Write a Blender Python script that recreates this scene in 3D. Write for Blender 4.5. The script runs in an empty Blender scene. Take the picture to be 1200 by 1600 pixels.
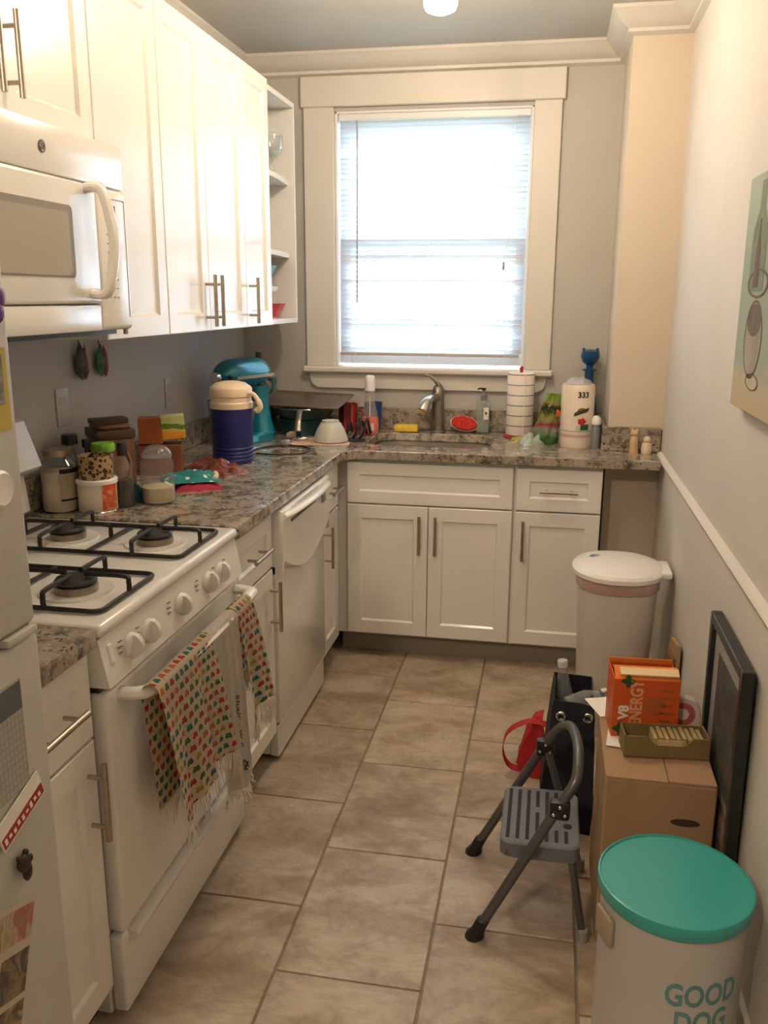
import bpy, bmesh, math, random
from mathutils import Vector, Matrix
random.seed(7)
PI = math.pi
S = bpy.context.scene
COL = S.collection

# ---------------------------------------------------------------- camera
F, YAW, PIT, ROL = 1369.15, .1859, .2396, .0054
CAM = Vector((1.4691, -4.1145, 1.521))
fwd = Vector((-math.sin(YAW), math.cos(YAW), 0)); rgt = Vector((math.cos(YAW), math.sin(YAW), 0)); upv = Vector((0, 0, 1))
cw = fwd*math.cos(PIT)-upv*math.sin(PIT); u2 = upv*math.cos(PIT)+fwd*math.sin(PIT)
cr = rgt*math.cos(ROL)+u2*math.sin(ROL); cu = u2*math.cos(ROL)-rgt*math.sin(ROL)
cd = bpy.data.cameras.new('camera'); cam = bpy.data.objects.new('camera', cd); COL.objects.link(cam)
cd.sensor_fit = 'VERTICAL'; cd.sensor_height = 36; cd.sensor_width = 27; cd.lens = 36*F/1600
cd.clip_start = .02
M3 = Matrix((cr, cu, -cw)).transposed().to_4x4(); M3.translation = CAM
cam.matrix_world = M3
S.camera = cam
def at(px, py, ax, v):                       # photo pixel -> point on the plane axis=v
    d = cw+cr*((px-600)/F)-cu*((py-800)/F)
    return CAM+d*((v-CAM[ax])/d[ax])
def ctr(px, py, z=.915): return at(px, py, 2, z)

# ---------------------------------------------------------------- world, exposure
SKY = 8.0; LAMP1 = 70.0; LAMP2 = 46.0; LAMP3 = 300.0
w = bpy.data.worlds.new('sky'); S.world = w; w.use_nodes = True
bg = w.node_tree.nodes['Background']; bg.inputs[0].default_value = (.76, .86, 1.0, 1); bg.inputs[1].default_value = SKY
S.view_settings.view_transform = 'Standard'; S.view_settings.look = 'None'
S.view_settings.exposure = 1.12; S.view_settings.gamma = 1.0; S.view_settings.use_curve_mapping = False

# ---------------------------------------------------------------- materials
class N:
    """tiny node helper"""
    def __init__(s, m): s.t = m.node_tree; s.n = s.t.nodes; s.l = s.t.links
    def new(s, k, **kw):
        n = s.n.new(k)
        for a, b in kw.items(): setattr(n, a, b)
        return n
    def set(s, sock, v):
        if hasattr(v, 'is_output'): s.l.new(v, sock)
        elif v is not None:
            if hasattr(sock.default_value, '__len__') and not hasattr(v, '__len__'): v = (v, v, v)
            if hasattr(sock.default_value, '__len__') and len(sock.default_value) == 4 and len(v) == 3: v = (*v, 1)
            sock.default_value = v
    def math(s, op, a, b=None, c=None):
        n = s.new('ShaderNodeMath', operation=op)
        for i, v in enumerate((a, b, c)):
            if v is not None: s.set(n.inputs[i], v)
        return n.outputs[0]
    def noise(s, vec, scale, detail=4, rough=.55, dist=0):
        n = s.new('ShaderNodeTexNoise'); s.set(n.inputs['Vector'], vec); n.inputs['Scale'].default_value = scale
        n.inputs['Detail'].default_value = detail; n.inputs['Roughness'].default_value = rough; n.inputs['Distortion'].default_value = dist
        return n.outputs[0]
    def vor(s, vec, scale, feature='F1', out='Distance', rand=1):
        n = s.new('ShaderNodeTexVoronoi', feature=feature); s.set(n.inputs['Vector'], vec); n.inputs['Scale'].default_value = scale
        n.inputs['Randomness'].default_value = rand
        return n.outputs[out]
    def ramp(s, fac, stops, interp='LINEAR'):
        n = s.new('ShaderNodeValToRGB'); n.color_ramp.interpolation = interp
        e = n.color_ramp.elements
        while len(e) < len(stops): e.new(.5)
        for q, (p, c) in zip(e, stops): q.position = p; q.color = (*c, 1) if len(c) == 3 else c
        s.set(n.inputs[0], fac); return n.outputs[0]
    def mix(s, fac, a, b, kind='MIX'):
        n = s.new('ShaderNodeMix', data_type='RGBA', blend_type=kind)
        s.set(n.inputs[0], fac); s.set(n.inputs[6], a); s.set(n.inputs[7], b); return n.outputs[2]
    def bump(s, h, strength=.2, dist=.01):
        n = s.new('ShaderNodeBump'); n.inputs['Strength'].default_value = strength; n.inputs['Distance'].default_value = dist
        s.set(n.inputs['Height'], h); return n.outputs[0]
    def coord(s, k='Object'): return s.new('ShaderNodeTexCoord').outputs[k]
    def sep(s, v):
        n = s.new('ShaderNodeSeparateXYZ'); s.set(n.inputs[0], v); return n.outputs
    def comb(s, x, y, z=0):
        n = s.new('ShaderNodeCombineXYZ')
        for i, v in enumerate((x, y, z)): s.set(n.inputs[i], v)
        return n.outputs[0]
def srgb(r, g, b):
    f = lambda c: (c/255/12.92) if c <= 10 else ((c/255+.055)/1.055)**2.4
    return (f(r), f(g), f(b))
def base(name):
    m = bpy.data.materials.new(name); m.use_nodes = True
    return m, N(m), m.node_tree.nodes['Principled BSDF']
MC = {}
def mat(name, col, rough=.5, metal=0, var=.0, vs=20, bump=0, bs=60, coat=0, spec=None):
    """procedural: colour with a little noise variation, optional fine bump"""
    if name in MC: return MC[name]
    m, n, p = base(name)
    co = n.coord()
    if var:
        f = n.noise(co, vs, 5)
        c2 = tuple(max(0, c*(1-var)) for c in col); c1 = tuple(min(1, c*(1+var)) for c in col)
        n.set(p.inputs['Base Color'], n.ramp(f, [(.3, c2), (.7, c1)]))
    else: n.set(p.inputs['Base Color'], col)
    p.inputs['Roughness'].default_value = rough; p.inputs['Metallic'].default_value = metal
    if coat: p.inputs['Coat Weight'].default_value = coat; p.inputs['Coat Roughness'].default_value = .15
    if spec is not None: p.inputs['Specular IOR Level'].default_value = spec
    if bump: n.set(p.inputs['Normal'], n.bump(n.noise(co, bs, 3), bump, .004))
    MC[name] = m; return m
def glassy(name, col, alpha=.85, rough=.05):
    """thin-walled clear material: tinted see-through plus fresnel gloss"""
    if name in MC: return MC[name]
    m = bpy.data.materials.new(name); m.use_nodes = True; n = N(m); n.n.clear()
    out = n.new('ShaderNodeOutputMaterial'); tr = n.new('ShaderNodeBsdfTransparent'); n.set(tr.inputs[0], col)
    di = n.new('ShaderNodeBsdfDiffuse'); n.set(di.inputs[0], col)
    gl = n.new('ShaderNodeBsdfGlossy'); gl.inputs['Roughness'].default_value = rough
    lw = n.new('ShaderNodeLayerWeight'); lw.inputs[0].default_value = .5; fr = n.new('ShaderNodeMath', operation='MULTIPLY_ADD'); n.l.new(n.math('POWER', lw.outputs['Facing'], 2.6), fr.inputs[0]); fr.inputs[1].default_value = .8; fr.inputs[2].default_value = .035
    a = n.new('ShaderNodeMixShader'); a.inputs[0].default_value = alpha; n.l.new(di.outputs[0], a.inputs[1]); n.l.new(tr.outputs[0], a.inputs[2])
    b = n.new('ShaderNodeMixShader'); n.l.new(fr.outputs[0], b.inputs[0]); n.l.new(a.outputs[0], b.inputs[1]); n.l.new(gl.outputs[0], b.inputs[2])
    n.l.new(b.outputs[0], out.inputs[0]); MC[name] = m; return m
def emit(name, col, st):
    m = bpy.data.materials.new(name); m.use_nodes = True; n = N(m); n.n.clear()
    e = n.new('ShaderNodeEmission'); n.set(e.inputs[0], col); e.inputs[1].default_value = st
    o = n.new('ShaderNodeOutputMaterial'); n.l.new(e.outputs[0], o.inputs[0]); return m

WALL = mat('wall_paint', (.47, .455, .415), .7, var=.03, vs=3, bump=.05, bs=220)
WALLB = mat('grey_wall_paint', (.44, .425, .42), .7, var=.03, vs=3, bump=.05, bs=220)
WALLR = mat('cream_wall_paint', (.61, .58, .53), .65, var=.03, vs=3, bump=.05, bs=220)
COLP = mat('column_paint', (.60, .52, .415), .65, var=.03, vs=3, bump=.05, bs=220)
CEIL = mat('ceiling_paint', (.58, .56, .52), .85, var=.03, vs=4, bump=.06, bs=150)
TRIM = mat('trim_paint', (.64, .615, .56), .45, var=.02, vs=5)
CAB = mat('cabinet_white', (.78, .765, .725), .27, var=.015, vs=6, coat=.25)
CABIN = mat('cabinet_interior', (.66, .64, .59), .5)
ENAM = mat('white_enamel', (.78, .77, .73), .22, var=.015, vs=8, coat=.4)
APPL = mat('appliance_white', (.70, .69, .65), .25, var=.015, vs=8, coat=.3)
FRID = mat('fridge_textured_white', (.50, .49, .445), .45, var=.02, vs=8, bump=.25, bs=400)
NICK = mat('brushed_nickel', (.46, .40, .33), .33, 1, var=.08, vs=60)
CHRO = mat('chrome', (.75, .75, .75), .12, 1)
STEEL = mat('sink_steel', (.42, .39, .36), .35, 1, var=.1, vs=30)
IRON = mat('cast_iron_black', (.018, .016, .015), .45, var=.2, vs=80, bump=.2, bs=300)
BLK = mat('black_plastic', (.012, .012, .013), .4)
DARK = mat('dark_grey', (.06, .06, .06), .5)
GREY = mat('grey_plastic', (.30, .30, .31), .5, var=.06, vs=30)
WHITE = mat('white_plastic', (.82, .80, .78), .35, var=.02, vs=10)
PAPER = mat('white_paper', (.80, .78, .74), .75, var=.03, vs=15)
CREAM = mat('cream_plastic', (.84, .68, .50), .4, var=.03, vs=15)
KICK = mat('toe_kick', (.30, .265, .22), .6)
GLASS = glassy('clear_glass', (.93, .95, .95), .95)

def granite():
    m, n, p = base('granite'); co = n.coord()
    wv = n.new('ShaderNodeVectorMath', operation='ADD'); n.set(wv.inputs[0], co)
    nz = n.new('ShaderNodeTexNoise'); n.set(nz.inputs['Vector'], co); nz.inputs['Scale'].default_value = 30
    sc = n.new('ShaderNodeVectorMath', operation='SCALE'); n.l.new(nz.outputs['Color'], sc.inputs[0]); sc.inputs['Scale'].default_value = .03
    n.l.new(sc.outputs[0], wv.inputs[1]); v = wv.outputs[0]
    a = n.ramp(n.noise(v, 26, 6, .65), [(.28, (.045, .037, .03)), (.40, (.16, .13, .10)), (.50, (.30, .255, .20)), (.62, (.38, .34, .285)), (.75, (.24, .215, .19))])
    s = n.ramp(n.vor(v, 70), [(.0, (1, 1, 1)), (.22, (1, 1, 1)), (.34, (0, 0, 0))])
    k = n.ramp(n.noise(v, 55, 3), [(.48, (0, 0, 0)), (.56, (1, 1, 1))])
    f = n.mix(1, s, k, 'MULTIPLY')
    c = n.mix(f, a, (.035, .027, .022))
    s2 = n.ramp(n.noise(v, 95, 2), [(.62, (0, 0, 0)), (.68, (1, 1, 1))])
    c = n.mix(s2, c, (.42, .39, .345))
    n.set(p.inputs['Base Color'], c); p.inputs['Roughness'].default_value = .16; p.inputs['Coat Weight'].default_value = .3
    return m
GRAN = granite()
def tilemat():
    m, n, p = base('stone_look_tile'); co = n.coord(); oi = n.new('ShaderNodeObjectInfo')
    off = n.new('ShaderNodeVectorMath', operation='ADD'); n.set(off.inputs[0], co)
    sc = n.math('MULTIPLY', oi.outputs['Random'], 37.0); n.set(off.inputs[1], n.comb(sc, n.math('MULTIPLY', sc, 1.7), sc))
    v = off.outputs[0]
    st = n.new('ShaderNodeVectorMath', operation='MULTIPLY'); n.set(st.inputs[0], v); st.inputs[1].default_value = (1, 1.5, 1)
    a = n.ramp(n.noise(st.outputs[0], 4.2, 9, .68, .35), [(.32, (.27, .20, .135)), (.46, (.40, .32, .235)), (.55, (.50, .42, .325)), (.68, (.60, .525, .43))])
    vein = n.ramp(n.noise(st.outputs[0], 3.0, 8, .7, .8), [(.45, (0, 0, 0)), (.5, (.26, .26, .26)), (.55, (0, 0, 0))])
    c = n.mix(vein, a, (.22, .145, .085))
    tone = n.ramp(oi.outputs['Random'], [(0, (.84, .82, .80)), (1, (1.0, 1.0, 1.0))])
    c = n.mix(1, c, tone, 'MULTIPLY')
    n.set(p.inputs['Base Color'], c)
    n.set(p.inputs['Roughness'], n.ramp(n.noise(v, 12, 3), [(.3, (.34, .34, .34)), (.7, (.48, .48, .48))]))
    n.set(p.inputs['Normal'], n.bump(n.noise(v, 25, 5), .12, .004))
    return m
TILE = tilemat()
GROUT = mat('grout', (.24, .20, .155), .85, var=.1, vs=60)
CARD = mat('cardboard', (.36, .225, .125), .8, var=.06, vs=9, bump=.08, bs=120)
CARDD = mat('cardboard_tape', (.42, .28, .17), .45, var=.05, vs=10)

# ---------------------------------------------------------------- geometry helpers
class G:
    """a bmesh that collects shapes and links them as ONE mesh object"""
    def __init__(s): s.b = bmesh.new(); s.uv = None
    def box(s, x0, x1, y0, y1, z0, z1, bev=0, seg=2, M=None):
        r = bmesh.ops.create_cube(s.b, size=1)
        vs = r['verts']
        for v in vs: v.co = Vector(((x0+x1)/2+v.co.x*(x1-x0), (y0+y1)/2+v.co.y*(y1-y0), (z0+z1)/2+v.co.z*(z1-z0)))
        if bev:
            es = list({e for v in vs for e in v.link_edges})
            rr = bmesh.ops.bevel(s.b, geom=es, offset=bev, segments=seg, profile=.5, affect='EDGES')
            vs = list({v for f in rr['faces'] for v in f.verts} | {v for v in vs if v.is_valid})
        if M is not None:
            for v in vs: v.co = M @ v.co
        return s
    def loft(s, rings, cap0=True, cap1=True, closed=True):
        R = [[s.b.verts.new(Vector(p)) for p in r] for r in rings]
        n = len(R[0])
        for a, b in zip(R, R[1:]):
            for i in range(n if closed else n-1):
                j = (i+1) % n
                try: s.b.faces.new((a[i], a[j], b[j], b[i]))
                except ValueError: pass
        if cap0 and n > 2: s.b.faces.new(list(reversed(R[0])))
        if cap1 and n > 2: s.b.faces.new(R[-1])
        return s
    def lathe(s, prof, c=(0, 0, 0), n=28, axis=None, cap=True, sx=1, sy=1):
        c = Vector(c)
        if axis is None: Mx = Matrix.Identity(3)
        else: Mx = Vector((0, 0, 1)).rotation_difference(Vector(axis).normalized()).to_matrix()
        rings = []
        for r, z in prof:
            r = max(r, 1e-4)
            rings.append([c+Mx @ Vector((r*sx*math.cos(2*PI*i/n), r*sy*math.sin(2*PI*i/n), z)) for i in range(n)])
        return s.loft(rings, cap, cap)
    def cyl(s, a, b, r, r2=None, n=16):
        a, b = Vector(a), Vector(b)
        return s.lathe([(r, 0), (r if r2 is None else r2, (b-a).length)], a, n, b-a)
    def tube(s, pts, r, n=10, closed=False, sq=None):
        pts = [Vector(p) for p in pts]; rings = []; m = len(pts)
        prev = None
        for i, p in enumerate(pts):
            if closed: t = pts[(i+1) % m]-pts[i-1]
            else: t = pts[min(i+1, m-1)]-pts[max(i-1, 0)]
            t.normalize()
            if prev is None:
                up = Vector((0, 0, 1)) if abs(t.z) < .9 else Vector((0, 1, 0))
                a = t.cross(up).normalized()
            else: a = (prev-t*prev.dot(t)).normalized()
            prev = a; b = t.cross(a)
            if hasattr(r, '__len__'):
                q = i/max(1, m-1)*(len(r)-1); a0 = min(int(q), len(r)-2); rr = r[a0]+(r[a0+1]-r[a0])*(q-a0)
            else: rr = r
            ra, rb = (rr, rr) if sq is None else (rr*sq[0], rr*sq[1])
            rings.append([p+a*math.cos(2*PI*k/n)*ra+b*math.sin(2*PI*k/n)*rb for k in range(n)])
        if closed: rings.append(rings[0]); return s.loft(rings, False, False)
        return s.loft(rings)
    def ball(s, c, r, n=20, m=12, sc=(1, 1, 1)):
        prof = [(math.sin(PI*i/m)*r, -math.cos(PI*i/m)*r) for i in range(m+1)]
        k = len(s.b.verts); s.lathe(prof, (0, 0, 0), n); s.b.verts.ensure_lookup_table()
        for v in list(s.b.verts)[k:]: v.co = Vector((v.co.x*sc[0], v.co.y*sc[1], v.co.z*sc[2]))+Vector(c)
        return s
    def prism(s, poly, z0, z1, M=None):
        M = M or Matrix.Identity(4)
        return s.loft([[M @ Vector((x, y, z0)) for x, y in poly], [M @ Vector((x, y, z1)) for x, y in poly]])
    def sheet(s, f, nu, nv, uvf=None, thick=0):
        """f(u,v)->point; optional uv; optional thickness"""
        uv = s.b.loops.layers.uv.verify() if uvf else None
        V = [[s.b.verts.new(Vector(f(i/nu, j/nv))) for i in range(nu+1)] for j in range(nv+1)]
        fs = []
        for j in range(nv):
            for i in range(nu):
                fc = s.b.faces.new((V[j][i], V[j][i+1], V[j+1][i+1], V[j+1][i])); fs.append(fc)
                if uvf:
                    for lp, (a, b) in zip(fc.loops, ((i, j), (i+1, j), (i+1, j+1), (i, j+1))): lp[uv].uv = uvf(a/nu, b/nv)
        if thick: bmesh.ops.solidify(s.b, geom=fs, thickness=thick)
        return s
    def noise(s, amp, sc=30, seed=0):
        from mathutils import noise as nz
        for v in s.b.verts:
            d = nz.noise_vector(v.co*sc+Vector((seed, seed*2, 0))); v.co += d*amp
        return s
    def obj(s, name, m, parent=None, ang=35, label=None, fix=True):
        if fix: bmesh.ops.recalc_face_normals(s.b, faces=s.b.faces)
        me = bpy.data.meshes.new(name); s.b.to_mesh(me); s.b.free()
        return mobj(name, me, m, parent, ang, label)
def mobj(name, me, m, parent=None, ang=35, label=None):
    if m is not None and not me.materials: me.materials.append(m)
    for p in me.polygons: p.use_smooth = True
    me.set_sharp_from_angle(angle=math.radians(ang))
    o = bpy.data.objects.new(name, me); COL.objects.link(o)
    if parent: o.parent = parent
    if label: o['label'] = label
    return o
def thing(name, label, cat, loc=(0, 0, 0), rz=0, group=None, kind=None):
    o = bpy.data.objects.new(name, None); COL.objects.link(o); o.empty_display_size = .05
    o.location = loc; o.rotation_euler = (0, 0, rz); o['label'] = label; o['category'] = cat
    if group: o['group'] = group
    if kind: o['kind'] = kind
    return o
def tag(o, label, cat, group=None, kind=None):
    o['label'] = label; o['category'] = cat
    if group: o['group'] = group
    if kind: o['kind'] = kind
    return o
def struct(o): o['kind'] = 'structure'; return o
def rrect(x0, x1, y0, y1, r, k=5):
    out = []
    for cx, cy, a0 in ((x1-r, y1-r, 0), (x0+r, y1-r, PI/2), (x0+r, y0+r, PI), (x1-r, y0+r, 1.5*PI)):
        for i in range(k+1):
            a = a0+PI/2*i/k; out.append((cx+r*math.cos(a), cy+r*math.sin(a)))
    return out
def arc(pts, k=6):
    """Catmull-Rom through points"""
    P = [Vector(p) for p in pts]; P = [2*P[0]-P[1]]+P+[2*P[-1]-P[-2]]; out = []
    for i in range(1, len(P)-2):
        for j in range(k):
            t = j/k; a, b, c, d = P[i-1:i+3]
            out.append(.5*((2*b)+(c-a)*t+(2*a-5*b+4*c-d)*t*t+(3*b-a-3*c+d)*t**3))
    out.append(P[-2]); return out
def lettering(body, size, m, parent, M, name='lettering', depth=.0006, warp=None, align='CENTER', shear=0, sub=False, bold=0):
    cv = bpy.data.curves.new('t', 'FONT'); cv.body = body; cv.size = size; cv.extrude = depth; cv.align_x = align; cv.align_y = 'CENTER'; cv.shear = shear
    cv.resolution_u = 3; cv.offset = bold
    o = bpy.data.objects.new('t', cv); COL.objects.link(o)
    dg = bpy.context.evaluated_depsgraph_get(); me = bpy.data.meshes.new_from_object(o.evaluated_get(dg)); bpy.data.objects.remove(o)
    me.materials.clear()
    if sub:
        b = bmesh.new(); b.from_mesh(me); bmesh.ops.triangulate(b, faces=b.faces); bmesh.ops.subdivide_edges(b, edges=b.edges, cuts=2); b.to_mesh(me); b.free()
    for v in me.vertices:
        p = Vector(v.co); v.co = warp(p) if warp else M @ p
    me.name = name
    return mobj(name, me, m, parent)

# ================================================================= ROOM
W, H, YN = 1.925, 2.56, -8.5          # right wall x, ceiling, wall behind the camera
YC, XC = -.42, 1.71                   # pilaster front and left side
WX0, WX1, WZ0, WZ1 = .46, 1.345, 1.195, 2.33
floor = struct(G().box(-.12, W+.12, YN-.12, .16, -.12, -.004).obj('floor', GROUT))
floor['label'] = 'beige stone-look tiled kitchen floor'
tme = {}
def tile(x0, x1, y0, y1):
    g = .003; x0 += g; x1 -= g; y0 += g; y1 -= g
    k = (round(x1-x0, 3), round(y1-y0, 3))
    if k not in tme:
        b = G().box(-k[0]/2, k[0]/2, -k[1]/2, k[1]/2, -.008, 0, .0018, 1); me = bpy.data.meshes.new('tile'); b.b.to_mesh(me); b.b.free(); me.materials.append(TILE); tme[k] = me
        for p in me.polygons: p.use_smooth = False
    o = bpy.data.objects.new('tile', tme[k]); COL.objects.link(o); o.parent = floor; o.location = ((x0+x1)/2, (y0+y1)/2, 0)
xs = [-.13+.345*i for i in range(7)]
for i in range(6):
    o0 = 0 if i % 2 == 1 else .24
    x0, x1 = .905+(i-3)*.345, .905+(i-2)*.345
    x0, x1 = max(x0, -.1), min(x1, W)
    if x1-x0 < .02: continue
    y = -.062-o0-(.48 if False else 0)
    top = -.06
    ys = []; y = -1.02+2*.48-(.255 if i % 2 == 0 else 0)
    y += .48
    while y > YN-.1:
        ya, yb = max(y-.48, YN), min(y, -.0)
        if yb-ya > .02: tile(x0, x1, ya, yb)
        y -= .48
struct(G().box(-.12, W+.12, YN-.12, .16, H, H+.1).obj('ceiling', CEIL))
struct(G().box(-.12, 0, YN, .14, -.004, H).obj('wall_left', WALLB))
struct(G().box(W, W+.12, YN, .14, -.004, H).obj('wall_right', WALLR))
struct(G().box(-.12, W+.12, YN-.12, YN, -.004, H).obj('wall_front', WALL))
g = G()
g.box(0, WX0, 0, .14, -.004, H); g.box(WX1, W, 0, .14, -.004, H); g.box(WX0, WX1, 0, .14, -.004, WZ0); g.box(WX0, WX1, 0, .14, WZ1, H)
struct(g.obj('wall_back', WALL))
struct(G().box(XC, W, YC, 0, -.004, H).obj('wall_column', COLP))
# crown moulding, profile (out, down)
CP = [(0, 0), (.085, 0), (.085, .012), (.072, .022), (.060, .040), (.036, .060), (.022, .066), (.022, .078), (.010, .084), (0, .088)]
def crown(name, a, b, nrm, m0, m1):
    """a,b xy ends; nrm into room; m0/m1: mitre (+1 grows with out, -1 shrinks)"""
    a, b, nrm = Vector((*a, 0)), Vector((*b, 0)), Vector((*nrm, 0)); t = (b-a).normalized()
    r0 = [a+nrm*o-t*o*m0+Vector((0, 0, H-d)) for o, d in CP]; r1 = [b+nrm*o+t*o*m1+Vector((0, 0, H-d)) for o, d in CP]
    return struct(G().loft([r0, r1]).obj(name, TRIM, ang=20))
crown('trim_1', (0, 0), (XC, 0), (0, -1), -1, -1)
crown('trim_2', (XC, 0), (XC, YC), (-1, 0), -1, 1)
crown('trim_3', (XC, YC), (W, YC), (0, -1), 1, -1)
crown('trim_4', (W, YC), (W, YN), (-1, 0), -1, 0)
crown('trim_5', (0, YN), (0, 0), (1, 0), 0, -1)
# right wall: chair rail + wainscot board + baseboard
g = G(); prof = [(0, .885), (.006, .888), (.016, .896), (.020, .905), (.016, .913), (.006, .918), (0, .920)]
g.loft([[(W-o, YN, z) for o, z in prof], [(W-o, YC, z) for o, z in prof]]); struct(g.obj('trim_6', WALLR, ang=50))
struct(G().box(W-.006, W, YN, YC, .765, .886, .002, 1).obj('trim_7', WALLR))
struct(G().box(W-.014, W, YN, YC, 0, .12, .004).obj('baseboard_right', TRIM))

# ---- window
win = thing('window_1', 'double-hung window with wide painted casing above the sink', 'window', (0, 0, 0), kind='structure')
del win['category']
def wp(name, *a, m=TRIM, bev=.003): return G().box(*a, bev, 1).obj(name, m, win)
wp('casing_side', .32, WX0, -.02, 0, 1.205, 2.345); wp('casing_side', WX1, 1.462, -.02, 0, 1.205, 2.345)
wp('casing_head', .308, 1.474, -.026, 0, 2.345, 2.472, bev=.004)
wp('stool', .306, 1.476, -.05, .05, 1.175, 1.205, bev=.008)
p = [(.335, 1.176), (1.447, 1.176), (1.447, 1.15), (1.437, 1.12), (1.41, 1.103), (.372, 1.103), (.345, 1.12), (.335, 1.15)]
G().loft([[(x, -.018, z) for x, z in p], [(x, 0, z) for x, z in p]]).obj('apron', TRIM, win)
JAMB = mat('jamb_paint', (.80, .80, .80), .5)
wp('jamb', WX0, WX0+.012, 0, .13, 1.205, WZ1, m=JAMB); wp('jamb', WX1-.012, WX1, 0, .13, 1.205, WZ1, m=JAMB)
wp('jamb_head', WX0, WX1, 0, .13, WZ1-.012, WZ1, m=JAMB); wp('sill', WX0, WX1, .05, .14, 1.195, 1.207, m=JAMB)
SASH = mat('sash_paint', (.78, .80, .82), .45)
def sash(name, z0, z1, y0, y1, bot, top):
    g = G(); a, b = WX0+.012, WX1-.012; s = .05
    g.box(a, a+s, y0, y1, z0, z1, .003, 1); g.box(b-s, b, y0, y1, z0, z1, .003, 1)
    g.box(a+s, b-s, y0, y1, z0, z0+bot, .003, 1); g.box(a+s, b-s, y0, y1, z1-top, z1, .003, 1)
    o = g.obj(name, SASH, win)
    G().box(a+s-.004, b-s+.004, (y0+y1)/2-.002, (y0+y1)/2+.002, z0+bot-.004, z1-top+.004).obj('pane', glassy('window_glass', (.97, 1, 1), .99, .01), o)
sash('sash', 1.215, 1.79, .055, .085, .06, .035); sash('sash', 1.755, WZ1-.013, .09, .12, .035, .045)
# ---- venetian blind
def slatmat():
    m = bpy.data.materials.new('blind_slat'); m.use_nodes = True; n = N(m); n.n.clear(); o = n.new('ShaderNodeOutputMaterial')
    d = n.new('ShaderNodeBsdfPrincipled'); d.inputs['Base Color'].default_value = (.82, .84, .88, 1); d.inputs['Roughness'].default_value = .4
    t = n.new('ShaderNodeBsdfTranslucent'); t.inputs[0].default_value = (.80, .86, .95, 1)
    x = n.new('ShaderNodeMixShader'); x.inputs[0].default_value = .42
    n.l.new(d.outputs[0], x.inputs[1]); n.l.new(t.outputs[0], x.inputs[2]); n.l.new(x.outputs[0], o.inputs[0]); return m
SLAT = slatmat()
bl = thing('venetian_blind', 'white slatted venetian blind hanging in the window above the sink', 'blind', (0, 0, 0))
bx0, bx1 = WX0+.018, WX1-.014
G().box(bx0, bx1, .006, .034, 2.29, 2.318, .002, 1).obj('head_rail', mat('blind_rail', (.72, .73, .75), .4), bl)
tilt = math.radians(-50)
def slat_mesh():
    g = G(); n = 6; wd = .0255
    def f(u, v):
        q = (v-.5)*wd; c = .0022*(1-(2*v-1)**2)
        return (bx0+.004+u*(bx1-bx0-.008), q*math.cos(tilt)-c*math.sin(tilt), q*math.sin(tilt)+c*math.cos(tilt))
    g.sheet(f, 1, n, thick=.0004); me = bpy.data.meshes.new('slat'); g.b.to_mesh(me); g.b.free(); me.materials.append(SLAT)
    for p in me.polygons: p.use_smooth = True
    return me
sm = slat_mesh(); zt, zb = 2.278, 1.285; ns = 46
for i in range(ns):
    o = bpy.data.objects.new('slat', sm); COL.objects.link(o); o.parent = bl
    o.location = (0, .020, zt-(zt-zb)*i/(ns-1)); o.rotation_euler = (0, math.radians(.03)*math.sin(i*1.7)+.002*(i/ns)**2, 0)
G().box(bx0, bx1-.012, .009, .031, 1.256, 1.271, .004, 2).obj('bottom_rail', mat('blind_bottom', (.46, .42, .40), .45), bl)
for fx in (.09, .5, .91):
    x = bx0+(bx1-bx0)*fx; G().tube([(x, .006, 2.29), (x, .005, 1.25)], .0009, 5).obj('ladder_cord', WHITE, bl)
G().tube([(bx0+.085, -.002, 2.29), (bx0+.088, -.006, 2.24), (bx0+.085, -.004, 1.50)], .0035, 8).obj('tilt_wand', mat('wand', (.34, .35, .38), .3), bl)
g = G(); g.tube(arc([(bx1-.06, .002, 2.30), (bx1-.065, -.004, 1.9), (bx1-.095, -.005, 1.68)]), .0012, 5)
g.tube(arc([(bx1-.07, .002, 1.66), (bx1-.10, -.004, 1.5), (bx1-.13, -.004, 1.30)]), .001, 5); g.obj('pull_cord', WHITE, bl)
G().lathe([(.004, 0), (.006, .006), (.005, .03), (.002, .036)], (bx1-.095, -.005, 1.645), 10).obj('cord_tassel', GREY, bl)
# outside: lawn and hedge
tag(G().box(-8, 10, .6, 22, -.65, -.6).obj('lawn', mat('grass', (.12, .14, .08), .9, var=.4, vs=6)), 'sunlit green lawn outside the window', 'lawn')['kind'] = 'stuff'
g = G(); random.seed(3)
for i in range(46):
    bmesh.ops.create_icosphere(g.b, subdivisions=2, radius=.26+.1*random.random(), matrix=Matrix.Translation((-2.6+i*.06+random.uniform(-.1, .1), 5.2+random.uniform(-.25, .25), -.02+1.3*random.random())))
g.noise(.05, 6); tag(g.obj('hedge', mat('hedge_leaves', (.16, .34, .10), .8, var=.5, vs=18, bump=.8, bs=30), ang=60), 'leafy green hedge outside the window', 'hedge')
random.seed(11)

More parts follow.
